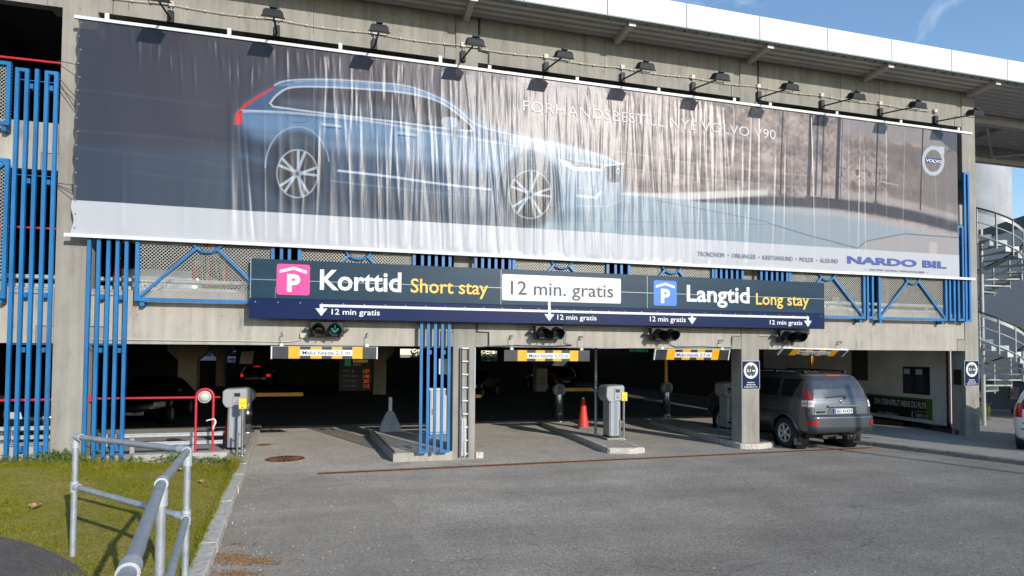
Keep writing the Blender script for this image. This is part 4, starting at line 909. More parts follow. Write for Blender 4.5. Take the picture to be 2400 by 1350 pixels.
stext('Korttid', 749.5, 940.5, 631.4, 679, bold=.022); stext('Short stay', 962.3, 1143.7, 652.7, 685.4, m=LETY, bold=.012)
stext('12 min. gratis', 1197, 1437, 658.5, 690, m=LETD, par=wp, off=.008, bold=.006); stext('Langtid', 1609.4, 1756.4, 667.7, 706.6, bold=.022); stext('Long stay', 1771.6, 1895.7, 686.7, 713.6, m=LETY, bold=.012)
NY_ = QY-.012
for a_ in ((777.2, 890, 723.8, 737), (1306, 1397.9, 737.3, 749), (1523, 1606.9, 741.4, 753.2), (1803.9, 1879.9, 750, 760.4)): stext('12 min gratis', *a_, bold=.010, y=NY_)
mb = MB(); n0, n1 = F(753, 714, NY_), F(1893.5, 745.2, NY_); zl = (n0[2]+n1[2])/2; y0, y1 = NY_-.003, NY_+.001
mb.box(n0[0]-.03, n1[0]+.03, y0, y1, zl-.03, zl+.02)
for px, yt, yb in ((753, 714, 740.5), (1287.5, 708, 752.5), (1622, 739, 760), (1893.5, 746, 766)):
    x = F(px, yb, NY_)[0]; z0 = F(px, yb, NY_)[2]; z1 = zl-.03; mb.box(x-.028, x+.028, y0, y1, z0+.14, z1-.0005); mb.prism([(x-.115, z0+.15), (x, z0), (x+.115, z0+.15)], y0-.0005, y1)
    if px == 1287.5: mb.box(x-.028, x+.028, y0, y1, zl+.0205, zm-.002); mb.box(x-.028, x+.028, QY-.004, QY, zm+.006, zm+.09)
mb.build('guide_arrows', LETW, sg)
mb = MB()
for k in range(34): mb.lathe([(.011, -.003), (.011, .001)], 8, (sx0+.1+k*.415, NY_, zm-.07), 'y'); mb.disc((sx0+.1+k*.415, NY_-.003, zm-.07), .011, 'y', 8)
mb.build('rivets', GALV, sg)

# ------------------------------------------------------------------ floodlights over the banner
def floodlight(loc, label):
    t = thing('floodlight', label, 'floodlight', loc, group='floodlights on arms above the banner')
    MB().bbox(-.055, .055, -.075, -.001, -.13, .11, .008).build('wall_box', LAMPB, t, world=False)
    hc = Vector((.03, -1.13, -.215))
    mb = MB(); mb.tube([(0, -.04, -.05), hc+Vector((0, .03, -.02))], .019, 8); mb.tube([(-.13, -1.08, -.14), (-.13, -1.02, -.28), (.19, -1.02, -.28), (.19, -1.08, -.14)], .009, 6); mb.build('arm', LAMPB, t, world=False)
    n = Vector((0, .42, -.9)).normalized(); u = Vector((1, 0, 0)); v = n.cross(u).normalized()
    def ring(w_, h_, d): return [hc+u*(a*w_/2)+v*(b*h_/2)+n*d for a, b in ((-1, -1), (1, -1), (1, 1), (-1, 1))]
    mb = MB(); vs = ring(.41, .28, .065)+ring(.41, .28, .047)+ring(.37, .24, .042)+ring(.33, .20, -.05)+ring(.25, .14, -.08); fs = []
    for k in range(4):
        for i in range(4): fs.append((k*4+i, k*4+(i+1) % 4, k*4+4+(i+1) % 4, k*4+4+i))
    fs.append((16, 17, 18, 19)); fs.append((3, 2, 1, 0)); mb.add(vs, fs); h = mb.build('housing', LAMPB, t, world=False, fix=True)
    mb = MB(); q = [hc+u*(a*.18)+v*(b*.115)+n*.069 for a, b in ((-1, -1), (1, -1), (1, 1), (-1, 1))]; mb.add(q, [(0, 1, 2, 3)]); mb.build('front_glass', CREAM, t, world=False)
    mb = MB(); c2 = hc-n*.085; mb.bbox(c2.x-.06, c2.x+.06, c2.y-.05, c2.y+.05, c2.z-.0, c2.z+.045, .008); mb.build('gear_box', LAMPB, h, world=False)
    mb = MB(); mb.bbox(-.05, .05, -.06, -.001, .20, .30, .006); mb.tube([(0, -.03, .2), (0, -.03, .11)], .008, 6); mb.build('junction_box', CABLE, t, world=False)
    return t
FL = [(-3.20, 'partly cut off floodlight above the empty dark banner corner beside the thick pillar'), (-1.25, 'floodlight above the pictured car tail lamp'), (.70, 'floodlight above the roof of the pictured car'), (2.61, 'floodlight by the second pillar, over the pictured windscreen'), (4.54, 'floodlight above the first letters of the banner headline'), (6.45, 'floodlight above the end of the long first headline word'), (8.34, 'floodlight above the third word of the banner headline'), (10.22, 'floodlight by the third pillar, above the headline end'), (12.15, 'floodlight above the dark window frames printed on the banner'), (14.05, 'floodlight between the printed window frames and the round emblem'), (15.95, 'rightmost floodlight, above the round emblem near the corner pillar')]
f0 = None
for x, lb in FL:
    if f0 is None: f0 = floodlight((x, 0, 8.86), 'black '+lb)
    else: dup(f0, (x, 0, 8.86), None, 'black '+lb)
mb = MB(); pts = []
for k in range(int((15.95+9)/.16)+1):
    x = -9+k*.16; ph = ((x+3.2)/1.92) % 1; pts.append((x, -.022, 9.10-.035*math.sin(math.pi*ph)))
mb.tube(pts, .009, 6); cb = thing('power_cable', 'pale cable clipped along the top wall linking the floodlights', 'cable', (0, 0, 9.1)); mb.build('sheath', CABLE, cb)
mb = MB()
for k in range(2, len(pts), 2): p = pts[k]; mb.box(p[0]-.012, p[0]+.012, p[1]-.012, -.001, p[2]-.018, p[2]+.018)
mb.build('clips', CABLE, cb)
# conduits dropping along the joints of the third and second pillars
def cable(pts, r, label, m=CABLED, name='conduit'): tag(MB().tube(pts, r, 6).build(name, m), label, 'cable')
cable([(2.985, -.012, 9.76), (2.985, -.012, 9.04), (3.2, -.012, 9.02), (3.2, -.012, 8.80)], .016, 'dark conduit running down the top wall beside the second pillar')
cable([(10.235, -.012, 9.76), (10.235, -.012, 8.80)], .013, 'dark conduit running down the top wall beside the third pillar')
cable([(-4.4, -.012, 2.53), (-2.2, -.014, 2.525), (-.9, -.012, 2.52), (-.68, -.012, 2.56), (-.62, -.02, 2.62)], .011, 'pale thin cable along the lintel of the first lane', CABLE)
MB_ = MB().bbox(-.70, -.55, -.06, .0, 2.60, 2.70, .008).build('junction_box', CABLE); tag(MB_, 'small pale junction box on the lintel left of the first height bar chain', 'junction box')
cable([(-.55, -.03, 2.64), (-.47, -.05, 2.66), (-.46, -.05, 2.78), (-.40, -.08, 2.84)], .009, 'short black cable rising from the junction box to the first signal')
cable([(3.02, -.02, 2.44), (3.3, -.05, 2.47), (3.9, -.02, 2.49), (4.7, -.03, 2.48), (5.2, -.02, 2.50), (5.02, -.04, 2.56), (5.05, -.06, 2.75)], .010, 'loose black cable sagging along the lintel of the second lane')
cable([(7.75, -.05, 2.76), (7.7, -.03, 2.55), (7.85, -.02, 2.49), (8.6, -.02, 2.50), (9.4, -.02, 2.48), (9.43, -.02, 2.74)], .010, 'loose black cable along the lintel left of the third pillar')
for p_, lb in (([(2.99, -.012, 2.94), (2.99, -.012, 2.78), (3.25, -.012, 2.77), (3.25, -.012, 2.47)], 'dark conduit stepping down beside the cable ladder pillar'),): cable(p_, .014, lb)

# ------------------------------------------------------------------ lane signals
def signal(cx, label, arrow=False):
    z = 2.785; y = -.10; t = thing('lane_signal', label, 'traffic light', (cx, 0, z), group='twin lane signals over the entrances')
    MB().bbox(cx-.33, cx+.33, y-.14, y, z-.155, z+.155, .02).build('housing', BLACK, t)
    for s_ in (-1, 1): mb = MB(); mb.tube([(cx+s_*.33, y-.05, z), (cx+s_*.42, y-.05, z), (cx+s_*.42, -.005, z)], .022, 8); mb.tube([(cx+s_*.37, y-.05, z), (cx+s_*.40, y-.05, z)], .04, 10); mb.build('bracket', GREYD, t)
    for s_, m in ((-1, DARKRED), (1, DARKGRN)):
        c = cx+s_*.16; mb = MB(); mb.lathe([(.001, -.012), (.07, -.008), (.118, .0)], 24, (c, y-.142, z), 'y'); ln_ = mb.build('lens', m, t)
        mb = MB(); 
        def vf(u, v, c=c): a = R_(-62)+R_(304)*u; r = .128+.004*v; d = .28*v*(.45+.55*max(0, math.sin(a)*.5+.5)); return (c+r*math.cos(a), y-.141-d, z+r*math.sin(a)-.22*d)
        mb.grid(vf, 30, 4); mb.grid(lambda u, v: (lambda q: (c+(q[0]-c)*.955, q[1], z+(q[2]-z)*.955))(vf(1-u, v)), 30, 4); mb.build('visor', BLACK, t)
        if arrow and s_ > 0:
            mb = MB(); mb.bar((c, y-.158, z+.085), (c, y-.158, z+.02), .022, .006, (0, 1, 0)); mb.bar((c-.075, y-.158, z+.015), (c, y-.158, z-.06), .03, .006, (0, 1, 0)); mb.bar((c+.075, y-.158, z+.015), (c, y-.158, z-.06), .03, .006, (0, 1, 0)); mb.build('lit_arrow', GREENON, ln_)
    return t
signal(F(766, 767, -.2)[0], 'black twin lane signal showing a lit green down arrow over the first lane', True)
signal(F(1286, 777, -.2)[0], 'black twin lane signal with dark lenses over the second lane')
signal(F(1555, 781, -.2)[0], 'black twin lane signal with dark lenses over the lane with the upright barrier arm')
signal(F(1853, 785, -.2)[0], 'black twin lane signal over the parked dark car')

# ------------------------------------------------------------------ height limit bars
def height_bar(x0, x1, zt, h, tilt, text, label, slope=0., caps=True):
    t = thing('height_bar', label, 'height bar', ((x0+x1)/2, -.12, zt), group='striped height limit bars hanging over the lanes')
    ca, sa = math.cos(tilt), math.sin(tilt); W_ = x1-x0; Yb = -.14
    def P(u, v, d=0.):      # u 0..1 along, v 0..1 down, d out of the face
        return (x0+W_*u, Yb+sa*h*v-ca*d, zt-ca*h*v-sa*d+slope*(u-.5))
    def slab(mb, u0, u1, v0, v1, d0, d1):
        vs = [P(u0, v1, d0), P(u1, v1, d0), P(u1, v0, d0), P(u0, v0, d0), P(u0, v1, d1), P(u1, v1, d1), P(u1, v0, d1), P(u0, v0, d1)]
        mb.add(vs, [(0, 1, 2, 3), (7, 6, 5, 4), (0, 4, 5, 1), (1, 5, 6, 2), (2, 6, 7, 3), (3, 7, 4, 0)])
    mb = MB(); slab(mb, 0.005, .995, 0, 1, -.04, .0); pn = mb.build('panel', CHAR, t, fix=True)
    for u0, u1 in ((.155, .26), (.36, .465), (.56, .66), (.758, .857)): mb = MB(); slab(mb, u0, u1, .01, .99, 0, .003); mb.build('yellow_band', YEL, pn, fix=True)
    mb = MB(); slab(mb, .26, .758, .26, .76, .0031, .006); lb_ = mb.build('text_plate', WHITEP, pn, fix=True)
    mb = MB(); wd_ = W_*.45; ht = h*.29; put_text(mb, text, lambda x, z: P(.284+x/W_, .655-z/h, .008), wd_, ht, .004); mb.build('lettering', LETD, lb_)
    if caps:
        mb = MB(); slab(mb, -.006, .006, -.02, 1.02, -.045, .006); slab(mb, .994, 1.006, -.02, 1.02, -.045, .006); slab(mb, .006, .994, -.018, 0, -.04, .004); mb.build('end_caps', WHITEP, t, fix=True)
    for u in (.09, .90):
        q = P(u, 0); mb = MB(); mb.bbox(q[0]-.035, q[0]+.035, q[1]-.0, q[1]+.035, q[2]-.0, q[2]+.055, .006); mb.build('hanger_plate', WHITEP, t)
        mb = MB(); zt_ = 2.70 if tilt < .2 else 2.66; mb.bar((q[0], -.002, zt_), (q[0]+.04, q[1], zt_-.01), .03, .03); mb.bar((q[0], .0, zt_-.08), (q[0]+.02, q[1]+.0, zt_-.02), .02, .012); mb.build('bracket', GALV, t)
        mb = MB(); k = 0; z_ = zt_-.02
        while z_ > q[2]+.06: mb.bar((q[0]-.012*(k % 2), q[1]+.01, z_), (q[0]+.012*((k+1) % 2), q[1]+.01, z_-.03), .010, .010); z_ -= .028; k += 1
        mb.build('chain', GALV, t)
height_bar(-1.23, .83, 2.425, .245, .0, 'Maks høyde 2.1 m', 'striped height bar with white ends hanging straight over the first lane')
height_bar(3.56, 5.60, 2.385, .245, .04, 'Maks høyde 2,10 m', 'striped height bar without white ends over the second lane, reading a comma figure', 0, False)
height_bar(7.26, 9.27, 2.425, .255, .28, 'Maks høyde 2.1 m', 'slightly tilted striped height bar left of the third pillar')
height_bar(10.82, 12.80, 2.455, .265, .92, 'Maks høyde 2.1 m', 'steeply tilted striped height bar above the parked dark car', -.035)

# ------------------------------------------------------------------ round 2,1 m signs on the pillars
def limit_sign(x0, x1, z0, z1, y, label):
    t = thing('height_sign', label, 'sign', ((x0+x1)/2, y, z0), group='blue height limit signs on the pillars'); cx = (x0+x1)/2; W_ = x1-x0
    bd = MB().prism(rrect(x0, x1, z0, z1, .03), y-.012, y).build('board', GALVP, t, fix=True)
    MB().prism(rrect(x0+.012, x1-.012, z0+.012, z1-.012, .022), y-.0145, y-.0115).build('blue_face', NAVY, bd, fix=True)
    r = W_*.39; cz = z1-.03-r-.012; MB().prism([(cx+r*math.cos(a), cz+r*math.sin(a)) for a in np.linspace(0, 2*math.pi, 37)[:-1]], y-.0165, y-.0144).build('white_ring', WHITEP, bd, fix=True)
    q = r*.72; pl = [(cx+q*math.cos(a), cz+q*math.sin(a)) for a in np.linspace(0, 2*math.pi, 37)[:-1]]
    for k in (8, 9, 10): pl[k] = (pl[k][0], cz+q*(.62 if k == 9 else .95))
    for k in (26, 27, 28): pl[k] = (pl[k][0], cz-q*(.62 if k == 27 else .95))
    MB().prism(pl, y-.0185, y-.0164).build('dark_centre', LETD, bd, fix=True)
    mb = MB(); put_text(mb, '2,1 m', lambda x, z: (cx-W_*.235+x, y-.020, cz-.028+z), W_*.47, .065, .035)
    for k, s_ in enumerate(('Forbudt for', 'kjøretøy med', 'høyde over 2,1 m')):
        wd_ = W_*(.40, .50, .72)[k]; put_text(mb, s_, lambda x, z: (cx-wd_/2+x, y-.017, z0+.155-k*.055+z), wd_, .033, .03)
    mb.build('lettering', LETW, bd)
limit_sign(9.695, 10.215, 1.45, 2.16, -.003, 'blue 2,1 m limit sign on the third pillar beside the parked dark car')
limit_sign(16.87, 17.40, 1.47, 2.18, -.003, 'blue 2,1 m limit sign on the corner pillar beside the spiral stair')

# ------------------------------------------------------------------ entrance machines
def ticket_machine(x, y, z, label):
    t = thing('ticket_machine', label, 'ticket machine', (x, y, z), group='grey ticket machines at the lanes')
    MB().bbox(-.24, .24, -.26, .26, 0, .05, .01).build('foot_plate', CONW, t, world=False)
    MB().prismz([(-.155, -.17), (-.115, -.205), (.115, -.205), (.155, -.17), (.155, .2), (-.155, .2)], .05, 1.0).build('column', GREYM, t, world=False, fix=True)
    mb = MB(); mb.prismz([(-.157, -.172), (-.116, -.208), (.116, -.208), (.157, -.172), (.157, .202), (-.157, .202)], .051, .10); mb.build('base_band', BLACK, t, world=False, fix=True)
    MB().prismz([(-.035, -.2085), (.06, -.2085), (.06, -.203), (-.035, -.203)], .12, .98).build('front_strip', mat('machine_strip', (.22, .25, .29), .4), t, world=False, fix=True)
    hd = MB(); prof = [(-.27, 1.10), (-.262, 1.32), (-.20, 1.365), (.20, 1.385), (.245, 1.345), (.245, 1.06), (.19, .99), (-.13, .95), (-.20, .97), (-.25, 1.04)]
    n = len(prof); lay = [(-.19, .94), (-.225, .88)]; lay = [(.28, .93), (.25, 1.), (-.20, 1.), (-.245, .93)]; vs = []
    cx, cz = -.01, 1.17
    for yy, s_ in lay: vs += [(cx+(a-cx)*s_, yy, cz+(b-cz)*s_) for a, b in prof]
    fs = [(k*n+i, k*n+(i+1) % n, k*n+n+(i+1) % n, k*n+n+i) for k in range(3) for i in range(n)]; fs += [tuple(range(n)), tuple(range(3*n, 4*n))[::-1]]
    hd.add(vs, fs); h = hd.build('head', GREYM, t, world=False, fix=True)
    mb = MB(); mb.bbox(-.05, .13, -.262, -.243, 1.0, 1.31, .006); mb.build('reader_panel', GREYM, h, world=False); mb = MB(); mb.bbox(-.02, .10, -.270, -.2625, 1.20, 1.28, .003); mb.build('screen', BLACK, h, world=False); mb = MB(); mb.bbox(.0, .08, -.270, -.2625, 1.06, 1.075, .003); mb.build('ticket_slot', BLACK, h, world=False); mb = MB(); mb.bbox(.03, .055, -.270, -.2625, 1.11, 1.135, .004); mb.build('button', RED, h, world=False); return t
tm = ticket_machine(*G(553, 1056, .132), 'grey ticket machine on the raised walkway left of the first lane')
q = G(1434, 1028, .13); dup(tm, tuple(q), None, 'grey ticket machine on the island with the solitary cone'); q = G(1707, 1008, .13); dup(tm, tuple(q), None, 'grey ticket machine half hidden behind the third pillar')
def call_post(loc, label):
    t = thing('call_post', label, 'call post', loc, group='steel posts with yellow boxes')
    mb = MB(); mb.tube([(0, 0, 0), (0, 0, 1.02)], .028, 12); mb.tube([(-.10, .01, 0), (-.10, .01, .5)], .026, 10); mb.bar((-.10, .005, .45), (0, 0, .45), .03, .02); mb.lathe([(.06, 0), (.06, .02), (.02, .025)], 14); mb.build('post', STAIN, t, world=False)
    b_ = MB().bbox(-.075, .075, -.05, .05, .98, 1.20, .008).build('box', YELB, t, world=False); mb = MB(); mb.box(-.05, .05, -.0525, -.0505, 1.10, 1.105); mb.box(-.04, .045, -.0525, -.0505, 1.085, 1.088); mb.box(-.02, .015, -.0525, -.0505, 1.0, 1.02); mb.build('printed_lines', LETD, b_, world=False); return t
c0 = call_post(tuple(G(567, 1068, .132)), 'steel call post with yellow box before the first lane machine'); dup(c0, tuple(G(1462, 1030, .13)), None, 'steel call post with yellow box before the island machine')
def barrier(loc, label, arm=None, r=.125):
    t = thing('barrier', label, 'barrier', loc, group='lane barriers with yellow arms')
    mb = MB(); mb.lathe([(.19, 0), (.19, .03), (r, .035), (r, .92)], 28); mb.build('post', STAIN, t, world=False)
    mb = MB(); mb.lathe([(.001, -.12), (.16, -.12), (.205, -.09), (.205, .09), (.16, .12), (.001, .12)], 32, (0, 0, 1.0), 'y'); hd = mb.build('drum', GREYM, t, world=False, fix=True)
    mb = MB(); mb.bbox(-.10, .10, -.135, -.10, .86, 1.14, .01); mb.build('cover_plate', GREYD, hd, world=False)
    if arm == 'out': MB().bbox(.20, 1.35, -.03, .03, .955, 1.055, .006).build('arm', YEL, t, world=False)
    elif arm == 'up': MB().bbox(-.055, .055, .0, .06, 1.20, 2.50, .006).build('arm', YEL, t, world=False)
    elif arm: MB().bbox(.20, arm, -.03, .03, .955, 1.055, .006).build('arm', YEL, t, world=False)
    return t
b1 = barrier(tuple(G(579, 1013, .132)), 'barrier with lowered arm behind the first lane machine', F(710, 925, 4.7)[0]-G(579, 1013, .132)[0])
b2 = barrier(tuple(G(1310, 987, .13)), 'barrier with lowered lettered arm at the back of the cone island', 1.15)
mb = MB(); put_text(mb, 'Stans ved rødt lys   Kun ett kjøretøy', lambda x, z: (.28+x, -.0315, .985+z), .8, .035, .01); a_ = [c for c in b2.children if c.name.startswith('arm')][0]; mb.build('lettering', LETD, a_, world=False)
barrier(tuple(G(1562, 977, .13)), 'barrier with upright arm at the back of the third pillar island', 'up')
q = F(1905, 900, 6.2); barrier((q[0], 6.2, .0), 'barrier with bright upright arm rising behind the parked dark car', 'up')
q = F(1092, 914, 5.); barrier((q[0], 5., .0), 'barrier hidden behind the cable ladder pillar, only its arm end showing', F(1128, 914, 5.)[0]-q[0])
def cone(loc, label, s_=1.):
    t = thing('traffic_cone', label, 'traffic cone', loc, group='tall orange traffic cones')
    MB().bbox(-.21, .21, -.21, .21, 0, .05, .012).build('base', GREYD, t, world=False)
    mb = MB(); mb.lathe([(.165, .05), (.155, .09), (.055, .84), (.03, .86), (.028, .82)], 28); mb.build('body', ORANGE, t, world=False); mb = MB(); mb.lathe([(.030, .88), (.034, .845)], 16); mb.build('tip', CLOTHW, t, world=False); return t
cn = cone(tuple(G(1367, 1003, .13)), 'orange traffic cone standing free on the island by the thin pole'); dup(cn, tuple(G(540, 1030, .132)), None, 'orange traffic cone mostly hidden behind the first lane machine')
q = G(1396, 1022, .13); t = thing('steel_pole', 'tall thin grey pole on the cone island', 'pole', tuple(q)); mb = MB(); mb.tube([(q[0], q[1], .13), (q[0], q[1], 2.6)], .036, 12); mb.build('tube', GREYM, t); mb = MB(); mb.lathe([(.042, -.012), (.042, .012)], 12, (q[0], q[1], .30)); mb.lathe([(.042, -.012), (.042, .012)], 12, (q[0], q[1], 1.55)); mb.build('clamp', GREYD, t)
mat('machine_pale', (.50, .50, .48), .5, var=.08, vscale=4)
# cabinet behind the blue bars
t = thing('cabinet', 'white electrical cabinet behind the blue bars on the concrete plinth', 'cabinet', (2.52, 2.3, .19)); MB().bbox(2.30, 2.72, 2.28, 2.62, .26, 1.36, .012).build('body', MATS['machine_pale'], t); MB().bbox(2.27, 2.75, 2.25, 2.65, 1.362, 1.41, .01).build('lid', WHITEP, t); MB().box(2.32, 2.70, 2.29, 2.60, .19, .26).build('base', GREYD, t)
mb = MB(); mb.box(2.33, 2.69, 2.272, 2.279, .30, 1.33); mb.build('door', MATS['machine_pale'], t); mb = MB(); mb.box(2.345, 2.365, 2.262, 2.272, .75, .9); mb.build('handle', GREYD, t)
t = thing('meter_box', 'small white box hung on the pillar above the cabinet', 'box', (2.36, .5, 1.85)); MB().bbox(2.22, 2.44, .44, .6, 1.83, 2.18, .01).build('body', WHITEP, t); MB().box(2.30, 2.305, .434, .44, 1.84, 2.17).build('seam', GREYD, t)
# concrete foot with short post
q = G(914, 1010, .19); t = thing('concrete_weight', 'grey tapered concrete foot with a short white post on the plinth', 'concrete weight', (q[0], q[1], .19)); mb = MB(); vs = []
for (hw, z) in ((.27, 0), (.27, .12), (.10, .5), (.06, .54)): vs += [(q[0]+a*hw, q[1]+b*hw*.75, .19+z) for a, b in ((-1, -1), (1, -1), (1, 1), (-1, 1))]
mb.add(vs, [(k*4+i, k*4+(i+1) % 4, k*4+4+(i+1) % 4, k*4+4+i) for k in range(3) for i in range(4)]+[(12, 13, 14, 15), (3, 2, 1, 0)]); mb.build('foot', concrete('worn_paint_concrete', (.45, .445, .45), .5, .05), t, fix=True)
MB().bbox(q[0]-.045, q[0]+.045, q[1]-.045, q[1]+.045, .73, 1.10, .006).build('post', WHITEP, t)
# cable ladder on the second pillar
t = thing('cable_ladder', 'galvanised cable ladder fixed up the second pillar front', 'cable ladder', (2.7, 0, .05)); mb = MB()
lx0, lx1 = 2.615, 2.80
for x in (lx0, lx1): mb.box(x-.012, x+.012, -.075, -.02, .06, 2.42)
mb.build('side_rails', GREYD, t)
for k in range(9): z = .12+k*.285; MB().bbox(lx0+.012, lx1-.0, -.06, -.03, z, z+.03, .004).build('rung', WHITEP, t)
mb = MB(); mb.tube([(lx0+.02, -.085, 2.42), (lx0+.022, -.085, 1.2), (lx0+.05, -.085, .85), (lx0+.08, -.09, .06)], .011, 6); mb.build('cable', mat('violet_cable', (.10, .075, .12), .5), t)
mb = MB()
for i in range(26):
    z = .10+i*.031
    for j in range(3): mb.box(lx0+.03+j*.036, lx0+.052+j*.036, -.098, -.090, z, z+.02 if (i+j) % 2 else z+.031)
mb.box(lx0+.028, lx0+.034, -.0995, -.088, .08, .92); mb.box(lx0+.122, lx0+.128, -.0995, -.088, .08, .92); mb.build('perforated_cover', WHITEP, t)
t = thing('perforated_strip', 'narrow perforated steel strip on the right edge of the second pillar', 'steel strip', (2.93, 0, 1.5)); mb = MB(); mb.box(2.925, 2.953, -.02, -.001, 1.55, 2.42); mb.build('strip', GALVP, t); mb = MB()
for i in range(20): mb.box(2.933, 2.945, -.0215, -.0195, 1.58+i*.042, 1.60+i*.042)
mb.build('slots', GREYD, t)
tag(MB().bbox(2.98, 3.16, .02, .32, 0, .14, .02).build('stone_block', GRANITE), 'small rough stone block at the right foot of the second pillar', 'stone')

# ------------------------------------------------------------------ red loops, rails, guard rails
def red_loop(x, y, z0, label, h=1.23):
    t = thing('lamp_loop', label, 'lamp loop', (x, y, z0), group='red tube loops carrying round lamps'); mb = MB(); r = .155
    pts = [(-r, 0, 0), (-r, 0, h-r)]+[(-r*math.cos(a), 0, h-r+r*math.sin(a)) for a in np.linspace(0, math.pi, 13)[1:-1]]+[(r, 0, h-r), (r, 0, 0)]; mb.tube(pts, .023, 10); mb.build('tube', RED, t, world=False)
    mb = MB(); mb.lathe([(.001, -.085), (.06, -.075), (.095, -.04), (.10, 0)], 24, (0, -.02, h-r), 'y'); lp = mb.build('lamp_glass', CREAM, t, world=False)
    mb = MB(); mb.tube([(.112*math.cos(a), -.03, h-r+.112*math.sin(a)) for a in np.linspace(0, 2*math.pi, 25)[:-1]], .012, 6, True); 
    for a in (0, math.pi/2): mb.tube([(.112*math.cos(a+math.pi*k)*1, -.03-.075*(1-abs(1-2*s_)), h-r+.112*math.sin(a)*(1-2*s_) if a else h-r) if a else (.112*(1-2*s_), -.03-.075*(1-abs(1-2*s_)**2), h-r) for s_ in np.linspace(0, 1, 9) for k in (0,)], .008, 5)
    mb.lathe([(.11, -.03), (.11, .03), (.001, .03)], 20, (0, 0, h-r), 'y'); mb.build('lamp_cage', CABLE, lp, world=False); return t
lp0 = red_loop(-2.468, .10, .345, 'red tube loop with round caged lamp on the low wall beside the first lane')
for x, lb in ((-2.43, 'red lamp loop behind the mesh panel over the first lane'), (.42, 'red lamp loop behind the mesh panel above the short stay lettering'), (4.87, 'red lamp loop behind the mesh panel above the white sign field'), (7.64, 'red lamp loop behind the mesh panel above the blue parking symbol'), (12.1, 'red lamp loop behind the mesh panel at the right end of the slate sign'), (14.88, 'red lamp loop behind the rightmost mesh panel')):
    c = dup(lp0, (x, .75, 3.32), None, lb)
mb = MB(); z = 1.41; rr = thing('red_rail', 'red tube rail joining the leftmost pillar to the lamp loop', 'rail', (-3.5, .1, z)); mb.tube([(-4.44, .10, z), (-2.63, .10, z)], .022, 10); mb.tube([(-2.30, .10, z), (-2.19, .10, z)], .018, 8); mb.build('tube', RED, rr); MB().bbox(-4.475, -4.40, .05, .15, z-.06, z+.05, .01).build('end_bracket', RED, rr)
mb = MB(); mb.grid(lambda u, v: (-2.30+.03*math.sin(v*5)+.03*v+(u-.5)*.03, .07+.01*math.sin(v*9), 1.0-.22*v), 2, 8); mb.grid(lambda u, v: (-2.30-.13*v, .07, .985-.03*v+(u-.5)*.02), 2, 3); tag(mb.build('ribbon', CLOTHW), 'torn white ribbon tied to the right leg of the red loop', 'ribbon')
for zz_, lb, yy in ((1.40, 'red tube rail behind the leftmost blue bars at ground level', .10), (F(100, 535, .3)[2], 'red tube rail behind the leftmost blue bars at the middle storey', .3), (7.78, 'red tube rail across the dark top storey opening at the left', .2)):
    tag(MB().tube([(-11.8, yy, zz_), (-5.05, yy, zz_)], .024, 8).build('red_rail', RED), lb, 'rail')
tag(MB().tube([(16.6, .3, F(2240, 392, .3)[2]), (16.93, .3, F(2240, 392, .3)[2])], .024, 8).build('red_rail', RED), 'short red rail end showing beside the banner at the corner pillar', 'rail')
def guard(x0, x1, z, y, label, n=3, two=True):
    t = thing('guard_rail', label, 'guard rail', ((x0+x1)/2, y, z), group='galvanised guard rails in the garage'); mb = MB()
    for dz in ((0, .17) if two else (0,)):
        pf = [(0, 0), (-.03, .02), (-.03, .055), (0, .075), (0, .085), (.01, .08), (.01, -.005)]
        vs = [(x, y+a, z+dz+b) for x in (x0, x1) for a, b in pf]; k = len(pf); mb.add(vs, [(i, (i+1) % k, (i+1) % k+k, i+k) for i in range(k)]+[tuple(range(k)), tuple(range(k, 2*k))[::-1]])
    mb.build('beam', GALVP, t, fix=True)
    for i in range(n):
        x = x0+(x1-x0)*(i+.5)/n; MB().box(x-.04, x+.04, y+.012, y+.07, z-.45, z+.22).build('post', GALV, t)
    return t
guard(-4.40, -2.2, .42, .55, 'guard rail behind the low wall and the handrail corner', 2); guard(-11.7, -5.06, .62, .5, 'guard rail at ground level behind the leftmost blue bars', 4)
for (a, b), lb in zip(((-11.7, -5.06), (-4.44, 2.44), (2.97, 9.68), (10.22, 16.92)), ('at the middle storey behind the leftmost blue bars', 'at the middle storey behind the silver van side of the mesh', 'at the middle storey above the white sign field', 'at the middle storey behind the rightmost mesh panels')): guard(a, b, 3.50, .42, 'guard rail '+lb, 4)

# ------------------------------------------------------------------ foreground handrail
t = thing('handrail', 'galvanised tube handrail turning a corner on the grass by the footpath', 'handrail', (-2.4, -6.6, .4))
z1 = .42; b1_ = Vector(G(170, 1299, z1)); y1 = b1_.y; top1 = Vector(F(176, 1024, y1)); mid1 = Vector(F(180, 1140, y1))
ZT = top1.z; c2 = Vector(G(440, 1055, ZT+.03)); m2 = Vector(F(435, 1213, c2.y)); c3 = Vector(G(379, 1132, ZT+.07)); c4 = Vector(G(303, 1335, ZT+.12)); c5 = c4+(c4-c3)*1.6
m2 = Vector((c2.x, c2.y, m2.z)); RR = .0265
mb = MB(); mb.tube([b1_-Vector((0, 0, .2)), Vector((b1_.x, b1_.y, ZT-.03))], RR, 16); mb.build('post', GALV, t)
for c in (c2, c3, c4): mb = MB(); mb.tube([Vector((c.x, c.y, .2)), Vector((c.x, c.y, c.z-.02))], RR, 16); mb.build('post', GALV, t)
top1 = Vector((b1_.x, b1_.y, ZT)); mb = MB(); mb.tube([top1, c2], RR, 16); mb.build('top_rail', GALV, t); mb = MB(); mb.tube([c2, c3, c4, c5], RR, 16); mb.build('top_rail', GALV, t)
